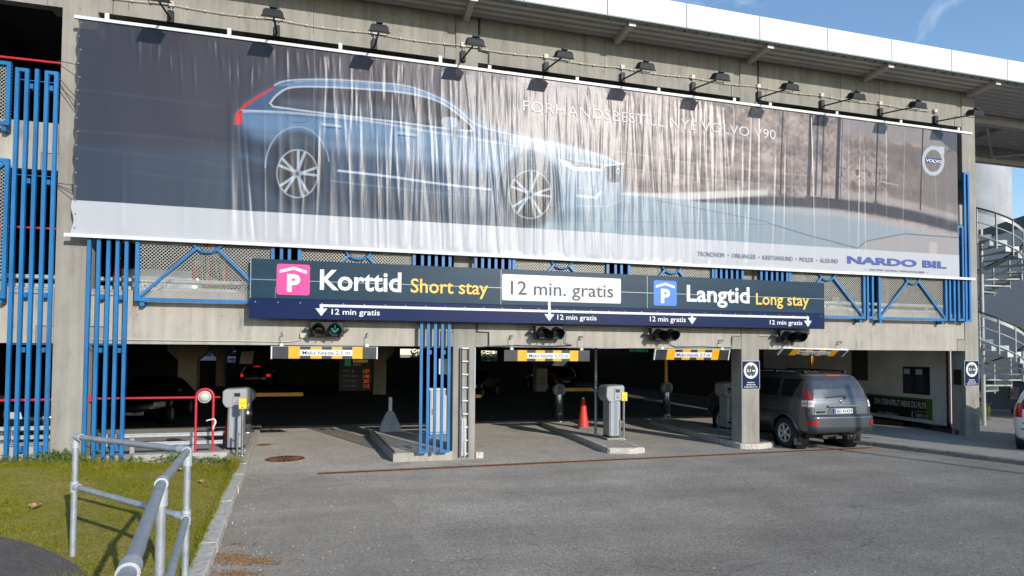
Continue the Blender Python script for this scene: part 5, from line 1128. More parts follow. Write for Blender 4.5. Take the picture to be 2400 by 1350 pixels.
m1 = Vector((b1_.x, b1_.y, mid1.z)); mb = MB(); mb.tube([m1, m2], RR, 16); mb.build('middle_rail', GALV, t); m3 = m2+(c4-c2)*1.25; m3.z = m2.z+.12; mb = MB(); mb.tube([m2, m3], RR, 16); mb.build('middle_rail', GALV, t)
def fit(p, d, l=.075, r=.034): mb = MB(); d = Vector(d).normalized(); mb.tube([p-d*l*.5, p+d*l*.5], r, 18); return mb.build('fitting', GALVP, t)
Zv = Vector((0, 0, 1)); fit(top1-Zv*.05, Zv, .11); fit(top1+(c2-top1).normalized()*.05, c2-top1, .11); fit(m1, Zv, .10); fit(m1+(m2-m1).normalized()*.05, m2-m1, .06)
fit(c2-Zv*.06, Zv, .13); fit(c2+(top1-c2).normalized()*.06, c2-top1, .10); fit(c2+(c3-c2).normalized()*.05, c3-c2, .08); fit(m2, Zv, .12); fit(m2+(m1-m2).normalized()*.07, m1-m2, .09); fit(m2+(m3-m2).normalized()*.045, m3-m2, .05)
for c, nx in ((c3, c4), (c4, c5)): fit(c, nx-c, .10, .036); fit(c-Zv*.08, Zv, .10)
mb = MB()
for p in (c2+(top1-c2).normalized()*.10+Vector((.02, -.035, 0)), m2+(m1-m2).normalized()*.10+Vector((.0, -.036, 0)), top1+Vector((-.03, -.03, -.05))): mb.lathe([(.001, -.008), (.009, -.006), (.009, .006)], 8, p, 'y')
mb.build('grub_screws', GALVP, t)

# ------------------------------------------------------------------ cars
class Car:
    """body from stacked rounded plan outlines; prof rows: z, rear y, front y, half width, squareness"""
    def __init__(s, prof, wheels, wr, NK=132, dz=.026):
        s.p = np.array(prof, float); s.wheels = wheels; s.wr = wr; s.NK = NK
        z = [s.p[0, 0]]
        while z[-1] < s.p[-1, 0]-1e-6: z.append(min(s.p[-1, 0], z[-1]+dz))
        s.zs = np.array(z)
    def at(s, z): return [float(np.interp(z, s.p[:, 0], s.p[:, k])) for k in (1, 2, 3, 4)]
    def shape(s, z):
        yr, yf, w_, n = s.at(z); rc = float(np.interp(n, [3, 4, 5, 6, 7, 8], [.45, .36, .27, .20, .155, .12])); rc = min(rc, .9*w_); rf = min(rc*1.9, .55*w_); return yr, yf, w_, rc, rf
    CR, CF, TP = .05, .13, .03
    def rear(s, x, z, off=.006):
        yr, yf, w_, rc, rf = s.shape(z); a = min(w_, abs(x)/(1-s.TP)); u = max(0, min(1, (a-(w_-rc))/rc)); return yr+s.CR*(a/w_)**2+rc*(1-math.sqrt(1-u*u))-off
    def front(s, x, z, off=.006):
        yr, yf, w_, rc, rf = s.shape(z); a = min(w_, abs(x)/(1-s.TP)); u = max(0, min(1, (a-(w_-rf))/rf)); return yf-s.CF*(a/w_)**2-rf*(1-math.sqrt(1-u*u))+off
    def side(s, y, z, sg, off=.006):
        yr, yf, w_, rc, rf = s.shape(z); x = w_
        u = max(0, min(1, (yr+s.CR+rc-y)/rc)); x = min(x, w_-rc+rc*math.sqrt(1-u*u)); u = max(0, min(1, (y-(yf-s.CF-rf))/rf)); x = min(x, w_-rf+rf*math.sqrt(1-u*u))
        t = (y-(yr+yf)/2)/((yf-yr)/2); return sg*(x*(1-s.TP*min(1, t*t))+off)
    def outline(s, z):
        yr, yf, w_, rc, rf = s.shape(z); P = []
        for x in np.linspace(0, w_-rc, 60): P.append((x, yr+s.CR*(x/w_)**2))
        for a in np.linspace(-math.pi/2, 0, 60): x = w_-rc+rc*math.cos(a); P.append((x, yr+s.CR*(x/w_)**2+rc*(1+math.sin(a))))
        for y in np.linspace(yr+s.CR+rc, yf-s.CF-rf, 300): P.append((w_, y))
        for a in np.linspace(0, math.pi/2, 60): x = w_-rf+rf*math.cos(a); P.append((x, yf-s.CF*(x/w_)**2-rf*(1-math.sin(a))))
        for x in np.linspace(w_-rf, 0, 60): P.append((x, yf-s.CF*(x/w_)**2))
        P = P+[(-x, y) for x, y in P[::-1]]; P = np.array(P); c, l = (yr+yf)/2, (yf-yr)/2; P[:, 0] *= 1-s.TP*np.clip(((P[:, 1]-c)/l)**2, 0, 1)
        d = np.r_[0, np.cumsum(np.hypot(*np.diff(P, axis=0).T))]; d += np.arange(len(d))*1e-9; u = np.linspace(0, d[-1], s.NK+1)[:-1]; return np.interp(u, d, P[:, 0]), np.interp(u, d, P[:, 1])
    def build(s, root, paint, classify, glassmat, arch=.44):
        rings = [s.outline(z) for z in s.zs]; NK = s.NK; parts = {}
        def put(key, q): parts.setdefault(key, []).append(q)
        for i in range(len(s.zs)-1):
            for k in range(NK):
                k2 = (k+1) % NK; q = [(rings[i][0][k], rings[i][1][k], s.zs[i]), (rings[i][0][k2], rings[i][1][k2], s.zs[i]), (rings[i+1][0][k2], rings[i+1][1][k2], s.zs[i+1]), (rings[i+1][0][k], rings[i+1][1][k], s.zs[i+1])]
                cx, cy, cz = [sum(v[j] for v in q)/4 for j in range(3)]
                if any(abs(cx) > .6 and math.hypot(cy-wy, cz-s.wr) < arch for wy in s.wheels): continue
                put(classify(cx, cy, cz) or 'body', q)
        zt = s.zs[-1]; x, y = rings[-1]; put('body', [(a, b, zt) for a, b in zip(x, y)]); x, y = rings[0]; put('body', [(a, b, s.zs[0]) for a, b in zip(x, y)][::-1])
        out = {}
        for key, qs in parts.items():
            vid = {}; vs = []; fs = []
            for q in qs:
                f = []
                for v in q:
                    kk = tuple(round(c, 4) for c in v)
                    if kk not in vid: vid[kk] = len(vs); vs.append(v)
                    if vid[kk] not in f: f.append(vid[kk])
                if len(f) > 2: fs.append(tuple(f))
            mb = MB(); mb.add(vs, fs, 0, True); nm = key.split('|')[0]
            out[key] = mb.build(nm, paint if nm == 'body' else glassmat.get(nm, GLASS), root, world=False)
        for wy in s.wheels:                         # dark wheel housings
            w_ = s.at(.5)[2]
            for sg in (-1, 1): mb = MB(); mb.lathe([(arch+.03, sg*(w_-.03)), (arch+.03, sg*(w_-.34)), (.001, sg*(w_-.34))], 24, (0, wy, s.wr), 'x'); mb.build('wheel_housing', BLACK, root, world=False)
        return out
    def add_wheels(s, root, track, spokes=6, tw=.24, rimr=.235, steer=0):
        for wy in s.wheels:
            for sg in (-1, 1):
                r = s.wr; x0 = sg*(track-tw/2); xo = sg*(track+tw/2); mb = MB(); q = [(rimr+.005, x0), (r-.03, x0), (r, x0+sg*.03), (r, xo-sg*.035), (r-.028, xo), (rimr+.02, xo-sg*.006), (rimr, xo-sg*.03)]
                mb.lathe(q, 36, (0, wy, r), 'x'); tyre = mb.build('wheel', TYRE, root, world=False, fix=True)
                mb = MB(); mb.lathe([(rimr, xo-sg*.03), (rimr+.012, xo-sg*.008), (rimr-.012, xo-sg*.012), (rimr-.02, xo-sg*.06)], 36, (0, wy, r), 'x')
                for k in range(spokes):
                    a = 2*math.pi*k/spokes+.3; mb.bar((xo-sg*.03, wy+.05*math.cos(a), r+.05*math.sin(a)), (xo-sg*.025, wy+(rimr-.012)*math.cos(a), r+(rimr-.012)*math.sin(a)), .062, .03, (1, 0, 0))
                mb.lathe([(.001, xo-sg*.005), (.055, xo-sg*.01), (.07, xo-sg*.04)], 20, (0, wy, r), 'x'); mb.build('rim', RIM, tyre, world=False, fix=True)
                mb = MB(); mb.lathe([(.001, xo-sg*.085), (rimr-.005, xo-sg*.085)], 28, (0, wy, r), 'x'); mb.build('brake_disc', BLACK, tyre, world=False)
    def rear_patch(s, root, name, m, xl0, xr0, z0, xl1, xr1, z1, off=.008, nx=10, nz_=8, fn=None):
        fn = fn or s.rear; mb = MB(); mb.grid(lambda u, v: ((xl0+(xr0-xl0)*u)*(1-v)+(xl1+(xr1-xl1)*u)*v, fn((xl0+(xr0-xl0)*u)*(1-v)+(xl1+(xr1-xl1)*u)*v, z0+(z1-z0)*v, off), z0+(z1-z0)*v), nx, nz_); return mb.build(name, m, root, world=False)
    def side_patch(s, mb, sg, ya0, yb0, z0, ya1, yb1, z1, off=.008):
        mb.grid(lambda u, v: (s.side((ya0+(yb0-ya0)*u)*(1-v)+(ya1+(yb1-ya1)*u)*v, z0+(z1-z0)*v, sg, off), (ya0+(yb0-ya0)*u)*(1-v)+(ya1+(yb1-ya1)*u)*v, z0+(z1-z0)*v), 8, 6)
    def both(s, mb, sg, xin, z0, z1, ydep, xin1=None, off=.010, front=False):
        """corner lamp: rear (or front) face patch and its return along the side"""
        xin1 = xin if xin1 is None else xin1; fn = s.front if front else s.rear; d = -1 if front else 1
        for k in range(8):
            pass
        w0 = s.at((z0+z1)/2)[2]; xo = w0*.955
        mb.grid(lambda u, v: (sg*((xin+(xin1-xin)*v)*(1-u)+min(xo, s.at(z0+(z1-z0)*v)[2]*.955)*u), fn(((xin+(xin1-xin)*v)*(1-u)+min(xo, s.at(z0+(z1-z0)*v)[2]*.955)*u), z0+(z1-z0)*v, off), z0+(z1-z0)*v), 10, 6)
        def sd(u, v):
            z = z0+(z1-z0)*v; a = fn(s.at(z)[2]*.955, z, 0); y = a+d*ydep*u; return (s.side(y, z, sg, off), y, z)
        mb.grid(sd, 8, 6)

def suv():
    C = Car([(.40, -2.10, 2.15, .84, 5), (.46, -2.36, 2.3, .89, 6), (.50, -2.41, 2.38, .915, 7), (.60, -2.425, 2.41, .935, 7), (.84, -2.42, 2.41, .938, 7), (.875, -2.40, 2.40, .935, 7), (.89, -2.335, 2.38, .925, 8), (1.05, -2.325, 2.33, .928, 8), (1.14, -2.315, 2.15, .925, 8), (1.20, -2.305, 1.55, .915, 8), (1.25, -2.29, 1.32, .90, 8), (1.50, -2.22, .98, .835, 7), (1.70, -2.13, .70, .772, 6.5), (1.79, -2.06, .58, .735, 6), (1.845, -1.94, .46, .69, 5), (1.875, -1.75, .30, .62, 4), (1.89, -1.3, .0, .5, 3)], (-1.40, 1.39), .375, NK=176, dz=.022)
    t = thing('parked_car', 'dark grey off road estate seen from behind, entering the right hand lane', 'car', (11.76, 1.22, 0.0), R_(-1.6))
    def cls(x, y, z):
        if 1.275 < z < 1.77:
            k = (z-1.275)/.5
            if y < -1.8 and abs(x) < .735-.14*k and y < C.rear(.5*np.sign(x), z, 0)+.28: return 'rear_window'
            if abs(x) > .55:
                for nm, a, b in (('a', -1.98+.06*k, -1.24), ('b', -1.12, -.26), ('c', -.16, .98-.52*k)):
                    if a < y < b and z < 1.72: return f'side_window|{nm}{x > 0}'
            if y > .4 and abs(x) < .70-.06*k and z > 1.27: return 'windscreen'
        return None
    C.build(t, SUVP, cls, {'rear_window': GLASSR}, .47); C.add_wheels(t, .80, 6, .25, .225)
    for wy in C.wheels:                             # flared arches
        for sg in (-1, 1):
            def fl(u, v, wy=wy, sg=sg):
                a = R_(-18)+R_(216)*u; r = .44+.11*v; y, z = wy+r*math.cos(a), max(.40, C.wr+r*math.sin(a)); return (C.side(y, z, sg, .052*math.sin(math.pi*min(1, .25+.75*(1-v)))*(1.0 if v < .99 else 0)+.004), y, z)
            mb = MB(); mb.grid(fl, 28, 4); mb.build('arch_flare', SUVP, t, world=False)
    mb = MB()
    for sg in (-1, 1):                               # shut lines of the doors
        for y in (-1.18, -.21, .95): mb.tube([(C.side(y, z, sg, .001), y, z) for z in np.linspace(.55, 1.26, 9)], .006, 4)
    mb.tube([(x, C.rear(x, .885, .002), .885) for x in np.linspace(-.80, .80, 12)], .008, 4)
    for sg in (-1, 1): mb.tube([(sg*xx, C.rear(xx, z, .001), z) for xx, z in ((.76, .89), (.76, 1.05), (.765, 1.24), (.745, 1.4), (.65, 1.77))], .007, 4)
    mb.tube([(x, C.rear(x, 1.79, .001), 1.79) for x in np.linspace(-.65, .65, 10)], .007, 4); mb.build('shut_lines', BLACK, t, world=False)
    for sg in (-1, 1):
        mb = MB(); C.both(mb, sg, .775, 1.235, 1.47, .10, .80); tl = mb.build('tail_lamp', LRED, t, world=False)
        mb = MB(); C.both(mb, sg, .765, 1.165, 1.233, .17); C.both(mb, sg, .765, 1.08, 1.145, .17); mb.build('clear_lens', LCLR, tl, world=False); mb = MB(); C.both(mb, sg, .765, 1.145, 1.165, .16); mb.build('lens_band', LRED, tl, world=False)
        mb = MB(); C.both(mb, sg, .74, .66, .76, .08, off=.012); mb.build('bumper_lamp', LRED, t, world=False)
        mb = MB(); mb.tube([(sg*.585, y, 1.925-.02*abs((y+.65)/1.1)**4) for y in np.linspace(-1.75, .45, 9)], .021, 8)
        for y in (-1.72, -.65, .42): mb.bbox(sg*.585-.025, sg*.585+.025, y-.06, y+.06, 1.86, 1.92, .01)
        mb.build('roof_rail', BLACK, t, world=False)
        mb = MB(); mb.bbox(sg*.98-.10, sg*.98+.10, .84, .98, 1.19, 1.38, .03); mr_ = mb.build('wing_mirror', SUVP, t, world=False); mb = MB(); mb.bbox(sg*.98-.085, sg*.98+.085, .832, .839, 1.205, 1.365, .002); mb.build('mirror_glass', CHROME, mr_, world=False)
        mb = MB(); mb.bbox(sg*.86-.13, sg*.86+.09, -1.86, -1.845, .13, .46, .006); mb.build('mud_flap', RUBBER, t, world=False)
        mb = MB()
        for y in (-1.02, -.08): mb.tube([(C.side(y, 1.09, sg, .0), y, 1.09), (C.side(y+.03, 1.09, sg, .035), y+.03, 1.095), (C.side(y+.17, 1.09, sg, .035), y+.17, 1.095), (C.side(y+.2, 1.09, sg, 0), y+.2, 1.09)], .014, 6)
        mb.build('door_handle', SUVP, t, world=False)
        mb = MB(); mb.bbox(sg*.93-.09, sg*.93+.03, -.95, .9, .36, .41, .015); mb.build('side_step', BLACK, t, world=False)
    mb = MB(); mb.bbox(-.42, .42, -2.375, -2.31, 1.075, 1.115, .012); mb.build('chrome_strip', CHROME, t, world=False)
    C.rear_patch(t, 'plate_recess', mat('recess_paint', (.06, .07, .09), .4, .3), -.42, .42, .895, -.36, .36, 1.075, .010)
    mb = MB(); mb.bbox(-.26, .26, -2.362, -2.348, .925, 1.04, .004); pl = mb.build('number_plate', WHITEP, t, world=False); mb = MB(); mb.box(-.255, -.215, -2.365, -2.3615, .93, 1.035); mb.build('country_band', PBLUE, pl, world=False)
    mb = MB(); put_text(mb, 'BD 41429', lambda x, z: (-.195+x, -2.366, .945+z), .43, .075, .01); mb.build('lettering', LETD, pl, world=False)
    mb = MB(); a = C.rear(0, 1.20, .012); mb.tube([(.055*math.cos(k), a, 1.20+.038*math.sin(k)) for k in np.linspace(0, 6.283, 25)[:-1]], .007, 6, True); mb.tube([(.022*math.cos(k), a, 1.20+.036*math.sin(k)) for k in np.linspace(0, 6.283, 19)[:-1]], .005, 6, True); mb.tube([(.045*math.cos(k), a, 1.218+.012*math.sin(k)) for k in np.linspace(0, 6.283, 19)[:-1]], .005, 6, True); mb.build('emblem', CHROME, t, world=False)
    C.rear_patch(t, 'high_brake_lamp', LRED, -.22, .22, 1.80, -.20, .20, 1.835, .03, 8, 2)
    mb = MB(); mb.tube([(-.42, C.rear(-.42, 1.30, .03), 1.30), (-.1, C.rear(-.1, 1.335, .03), 1.335), (.12, C.rear(.12, 1.345, .03), 1.345)], .011, 5); mb.lathe([(.001, -.03), (.03, -.02), (.03, .03)], 12, (.10, C.rear(.1, 1.30, .0), 1.29), 'y'); mb.build('rear_wiper', BLACK, t, world=False)
    mb = MB(); mb.bbox(-.70, -.50, -2.349, -2.335, .94, .985, .006); mb.build('tailgate_handle', BLACK, t, world=False)
    mb = MB(); mb.tube([(x, C.rear(x, .555, .004), .555) for x in np.linspace(-.78, .78, 12)], .010, 5); mb.build('bumper_groove', BLACK, t, world=False)
    mb = MB(); mb.bbox(-.45, .50, -2.2, -2.1, .30, .40, .02); mb.bbox(.02, .22, -2.46, -2.2, .32, .42, .015); mb.tube([(.10, -2.44, .36), (.10, -2.54, .36), (.10, -2.56, .42)], .018, 8); mb.lathe([(.001, -.025), (.02, -.017), (.025, 0), (.02, .017), (.001, .025)], 12, (.10, -2.56, .445)); mb.bbox(-.25, -.08, -2.40, -2.3, .33, .40, .01); mb.build('tow_hitch', mat('dirty_steel', (.06, .05, .045), .7, .4, var=.4), t, world=False)
    mb = MB(); mb.tube([(.55, -2.3, .36), (.70, -2.44, .35)], .03, 10); mb.build('exhaust', STAIN, t, world=False); mb = MB(); mb.bbox(-.75, .75, -2.0, 2.0, .30, .42, .05); mb.build('underbody', BLACK, t, world=False)
    # seats seen through the glass
    mb = MB()
    for y in (-.95, .15):
        for x in (-.38, .38): mb.bbox(x-.22, x+.22, y-.08, y+.08, .8, 1.35, .05); mb.bbox(x-.12, x+.12, y-.06, y+.06, 1.38, 1.56, .04)
    mb.build('seats', BLACK, t, world=False); return t
suv()

def hatch(name, label, loc, rz, paint, group=None, kind='hatch', plate=None, lit=False, wipers=False):
    if kind == 'van': pr = [(.30, -2.2, 2.1, .80, 5), (.38, -2.38, 2.28, .86, 6), (.62, -2.42, 2.33, .895, 7), (.72, -2.38, 2.33, .895, 8), (.98, -2.36, 2.2, .90, 8), (1.06, -2.35, 1.75, .89, 8), (1.14, -2.34, 1.45, .88, 8), (1.70, -2.24, .75, .80, 8), (1.82, -2.15, .55, .75, 6), (1.87, -1.9, .2, .62, 4)]
    elif kind == 'sedan': pr = [(.24, -2.0, 2.0, .76, 5), (.32, -2.18, 2.18, .84, 5), (.52, -2.24, 2.25, .88, 5), (.70, -2.23, 2.22, .89, 5), (.80, -2.20, 2.1, .88, 5), (.88, -2.1, 1.7, .87, 5), (.95, -1.75, 1.1, .86, 6), (1.2, -1.35, .62, .74, 6), (1.36, -1.0, .32, .64, 5), (1.42, -.7, .05, .52, 4)]
    else: pr = [(.24, -1.75, 1.8, .76, 5), (.32, -1.93, 1.95, .82, 5), (.55, -1.98, 2.0, .85, 5), (.66, -1.96, 1.99, .855, 6), (.80, -1.94, 1.9, .855, 6), (.90, -1.92, 1.5, .85, 6), (.98, -1.90, 1.15, .84, 6), (1.3, -1.72, .62, .74, 6), (1.45, -1.58, .38, .66, 5), (1.50, -1.4, .1, .55, 4)]
    zb = {'van': 1.14, 'sedan': .96, 'hatch': 1.0}[kind]; zt = pr[-3][0] if kind != 'sedan' else 1.33; wl = {'van': (-1.35, 1.45), 'sedan': (-1.32, 1.38), 'hatch': (-1.18, 1.30)}[kind]
    C = Car(pr, wl, .32 if kind == 'van' else .305, NK=112, dz=.034); t = thing(name, label, 'car', loc, rz, group)
    def cls(x, y, z):
        if zb < z < zt:
            yr, yf, w_, n = C.at(z); k = (z-zb)/(zt-zb)
            if y < yr+.16 and abs(x) < w_*.86: return 'rear_window'
            if y > yf-.25 and abs(x) < w_*.88: return 'windscreen'
            if abs(x) > w_*.8:
                for nm, a, b in (('a', yr+.25, -.62), ('b', -.52, .22), ('c', .30, yf-.22)):
                    if a < y < b: return f'side_window|{nm}{x > 0}'
        return None
    C.build(t, paint, cls, {}, .375); C.add_wheels(t, C.at(.5)[2]-.105, 5, .2, .195)
    zl = {'van': (.95, 1.3), 'sedan': (.70, .86), 'hatch': (.80, 1.12)}[kind]
    for sg in (-1, 1):
        mb = MB(); C.both(mb, sg, .66, zl[0], zl[1], .14); mb.build('tail_lamp', TAILON if lit else LRED, t, world=False)
        z0 = {'van': .72, 'sedan': .58, 'hatch': .62}[kind]; mb = MB(); C.both(mb, sg, .48, z0, z0+.15, .28, .52, front=True); mb.build('headlight', LCLR, t, world=False)
        yw = C.at(zb)[1]-.35; xm = C.at(zb)[2]+.06; mb = MB(); mb.bbox(sg*xm-.08, sg*xm+.08, yw-.06, yw+.06, zb-.02, zb+.12, .03); mb.build('wing_mirror', paint, t, world=False)
    C.rear_patch(t, 'grille', BLACK, -.40, .40, .40, -.42, .42, .56, .01, fn=C.front); C.rear_patch(t, 'lower_intake', BLACK, -.6, .6, .27, -.6, .6, .35, .01, fn=C.front)
    for fn, sgy, zz_ in ((C.rear, -1, .62 if kind != 'van' else .80), (C.front, 1, .40)):
        y = fn(0, zz_, .012); mb = MB(); mb.bbox(-.26, .26, y-.006, y+.006, zz_-.055, zz_+.055, .003); p_ = mb.build('number_plate', WHITEP, t, world=False)
        if plate: mb = MB(); s_ = 1 if sgy < 0 else -1; put_text(mb, plate, lambda x, z: (s_*(-.22+x), y+sgy*.008, zz_-.035+z), .44, .07, .01); mb.build('lettering', LETD, p_, world=False)
    if lit: C.rear_patch(t, 'high_brake_lamp', TAILON, -.2, .2, zt-.04, -.2, .2, zt, .02)
    return t
# right frame edge: white hatchback with lettering
wc = hatch('parked_car', 'white hatchback cut off by the right frame edge on the pavement', (17.50, -2.10, .085), R_(-60), CARWHT)
mb = MB(); put_text(mb, 'www.', lambda x, z: (-.70+x, -1.992, .50+z), .55, .10, .0); mb.build('lettering', LETD, wc, world=False)
mb = MB(); put_text(mb, 'R', lambda x, z: (-.60+x, -1.968, .70+z), .12, .15, .02); mb.build('emblem', mat('emblem_teal', (.02, .25, .28), .4), wc, world=False); mb = MB().bbox(-.66, -.2, -1.965, -1.955, .655, .69, .004); mb.build('green_bar', PGREEN, wc, world=False)
mb = MB(); mb.grid(lambda u, v: (-.62+1.24*u, -1.60-.22*v, 1.47-.02*v+.02*math.sin(math.pi*u)), 12, 3); mb.grid(lambda u, v: (-.62+1.24*u, -1.82+.22*v, 1.42+.0*v+.02*math.sin(math.pi*u)), 12, 3); mb.grid(lambda u, v: (-.62+1.24*u, -1.82, 1.42+.03*v+.02*math.sin(math.pi*u)), 12, 2); mb.build('roof_spoiler', CARWHT, wc, world=False)
D2, D3 = 2.865, 6.065
hatch('parked_car', 'silver van behind the guard rail on the middle storey, rear towards the lawn', (-3.62, 3.45, D2), 0, CARSIL, None, 'van', 'KH 46207')
hatch('parked_car', 'silver car on the top storey behind the leftmost blue bars, front outwards', (-6.05, 3.2, D3), math.pi, CARSIL, None, 'sedan', 'VD 50112')
hatch('parked_car', 'white car parked lengthways on the middle storey behind the right end of the sign', (13.0, 2.2, D2), R_(-82), CARWHT, None, 'hatch')
hatch('parked_car', 'black car with round headlights behind the red rail, front outwards', (-5.85, 10.2, 0), math.pi, CARDRK, None, 'sedan', 'SU 24317')
hatch('parked_car', 'dark blue car behind the leftmost blue bars at ground level', (-7.0, 5.2, .135), R_(200), CARBLU, None, 'hatch', None)
q = F(607, 831, 24); hatch('parked_car', 'dark car deep in the garage with red tail lamps glowing', (F(607, 831, 30)[0], 30.2, 0), 0, CARDRK, None, 'sedan', None, True)
q = F(1150, 890, 15); hatch('parked_car', 'dark car deep in the second lane behind the lowered arm', (q[0], 18.5, 0), R_(150), CARDRK, None, 'sedan')
q = F(1330, 890, 20); hatch('parked_car', 'black car parked deep behind the cone island', (q[0], 23, 0), R_(10), CARBLU, None, 'hatch', 'KJ 11870')
for px, X_, lb in ((482, 0, 'white car in daylight beyond the rear opening of the garage'), (545, 0, 'pale car in daylight seen between two columns at the far end')):
    q = F(px, 840, 36); hatch('parked_car', lb, (q[0], 37.5, .9), R_(75), CARWHT, None, 'sedan')
# a strip of daylight yard behind: bank, hedge and white wall
tag(MB().box(-60, 60, 33.5, 60, -.05, .9).build('terrain', PAVE), kind='structure')
mb = MB(); q = F(1147, 835, 41)
for _ in range(5200):
    c = Vector((q[0]+random.uniform(-7, 6), 41+random.gauss(0, .5), .9+abs(random.gauss(0, .9)))); d = Vector((random.gauss(0, 1), random.gauss(0, 1), random.gauss(0, 1))).normalized(); e = d.orthogonal().normalized()*.12; mb.add([c-d*.14, c+e*.6, c+d*.14, c-e*.6], [(0, 1, 2, 3)])
mb.bbox(q[0]-7, q[0]+6, 41.0, 41.6, .9, 1.9, .1); tag(mb.build('hedge', HEDGE), 'sunlit green hedge seen through the far opening beside the cable ladder', 'hedge')
q = F(1512, 828, 46); t = thing('white_shed', 'white building seen through the far opening under the exit sign', 'building', (q[0], 46, .9)); MB().bbox(q[0]-6, q[0]+7, 46, 52, .9, 5, .02).build('wall', WHITEP, t); MB().bbox(q[0]-6.2, q[0]+7.2, 45.8, 52.2, 5, 5.2, .02).build('roof', ROOFD, t); MB().box(q[0]-1.2, q[0]-.2, 45.97, 45.999, 2.1, 3.0).build('window', GLASS, t)

# ------------------------------------------------------------------ things hanging in the garage
ks = thing('display_board', 'dark parking display with red figures hanging deep in the first lane', 'sign', (.7, 13.5, .7)); KY = 13.5
def K(x, y): return F(x, y, KY)
a, b = K(795, 838), K(871, 916); MB().bbox(a[0], b[0], KY, KY+.15, b[2], a[2], .01).build('panel', PBLACK, ks)
def ktext(s, xl, xr, yt, yb, m, bold=.0, nm='lettering'): mb = MB(); wall_text(mb, s, xl, xr, yt, yb, KY, bold, 0, 0, .004); mb.build(nm, m, ks)
ktext('Komfort', 828, 862, 840.5, 850, LEDY, .02); ktext('Comfort', 828, 846, 852.5, 856, LEDY)
a, b = K(808, 840), K(822, 858); MB().box(a[0], b[0], KY-.006, KY-.001, b[2], a[2]).build('parking_symbol', EXITG, ks); ktext('P', 811.5, 818.5, 843, 855, LEDG, .03)
for i, (n_, l_) in enumerate((('137', 'Tak'), ('140', 'Plan 3'), ('307', 'Plan 2'), ('112', 'Plan 1'))):
    y = 866+i*11.6; ktext(n_, 852, 865.5, y, y+8.2, LEDR, .0, 'figures'); ktext(l_, 824, 836-(6 if i == 0 else 0), y+1, y+6, LEDG); ktext('Komfort', 805, 819, y+1, y+4.5, LEDG)
ex = thing('exit_sign', 'green emergency exit sign with running figure and arrow under the ceiling', 'sign', (14.1, 14, 2.4)); a, b = F(1476, 816, 14), F(1519, 825, 14); MB().bbox(a[0], b[0], 14, 14.06, b[2], a[2]+.04, .005).build('panel', EXITG, ex)
mb = MB(); cx = (a[0]+b[0])/2; cz = (a[2]+b[2])/2; mb.bar((cx+.1, 13.995, cz), (cx+.32, 13.995, cz), .03, .004, (0, 1, 0)); mb.prism([(cx+.30, cz-.07), (cx+.42, cz), (cx+.30, cz+.07)], 13.993, 13.997); mb.disc((cx-.20, 13.995, cz+.08), .03); 
for p, q in (((-.20, .05), (-.24, -.02)), ((-.24, -.02), (-.18, -.09)), ((-.24, -.02), (-.32, -.07)), ((-.20, .04), (-.12, .0)), ((-.20, .04), (-.30, .03))): mb.bar((cx+p[0], 13.995, cz+p[1]), (cx+q[0], 13.995, cz+q[1]), .03, .004, (0, 1, 0))
mb.build('pictogram', LETW, ex)
hs_ = thing('hanging_board', 'pale tilted board hanging from the ceiling left of the first height bar', 'board', (-3.45, 14, 2.0)); mb = MB(); p = [F(*k, 14) for k in ((566, 824), (596, 822), (591, 853), (560, 852))]; mb.add([tuple(k) for k in p]+[(k[0], k[1]+.04, k[2]) for k in p], [(3, 2, 1, 0), (4, 5, 6, 7), (0, 1, 5, 4), (1, 2, 6, 5), (2, 3, 7, 6), (3, 0, 4, 7)]); mb.build('panel', WHITEP, hs_, fix=True); mb = MB(); mb.bar((p[0][0]+.1, 14.02, p[0][2]), (p[0][0]+.1, 14.02, 2.61), .03, .03); mb.build('hanger', GALV, hs_)
for px0, px1, y0, y1, lb in ((874, 902, 866, 905, 'small notice poster on the far column beside the parking display'), (1258, 1283, 866, 905, 'small notice poster on the far column behind the cone island barrier')):
    a, b = F(px0, y0, 20.85), F(px1, y1, 20.75); yy = G(px0, 920, 0)[1]-.05; a, b = F(px0, y0, yy), F(px1, y1, yy); t = thing('wall_poster', lb, 'poster', ((a[0]+b[0])/2, yy, b[2])); MB().box(a[0], b[0], yy-.01, yy, b[2], a[2]).build('sheet', PGREY, t); mb = MB(); h_ = a[2]-b[2]; w_ = b[0]-a[0]
    for k in range(5): mb.box(a[0]+w_*.12, b[0]-w_*(.15+.1*(k % 2)), yy-.013, yy-.011, b[2]+h_*(.12+.09*k), b[2]+h_*(.15+.09*k))
    mb.build('printed_lines', LETD, t)
    mb = MB(); mb.box(a[0], b[0], yy-.012, yy-.0005, a[2]+.05, a[2]+h_*.75); mb.build('upper_sheet', PBLACK, t); mb = MB(); mb.disc((a[0]+w_*.28, yy-.0135, a[2]+h_*.55), w_*.14); mb.disc((a[0]+w_*.7, yy-.0135, a[2]+h_*.55), w_*.14); mb.build('upper_symbols', PINK, t)

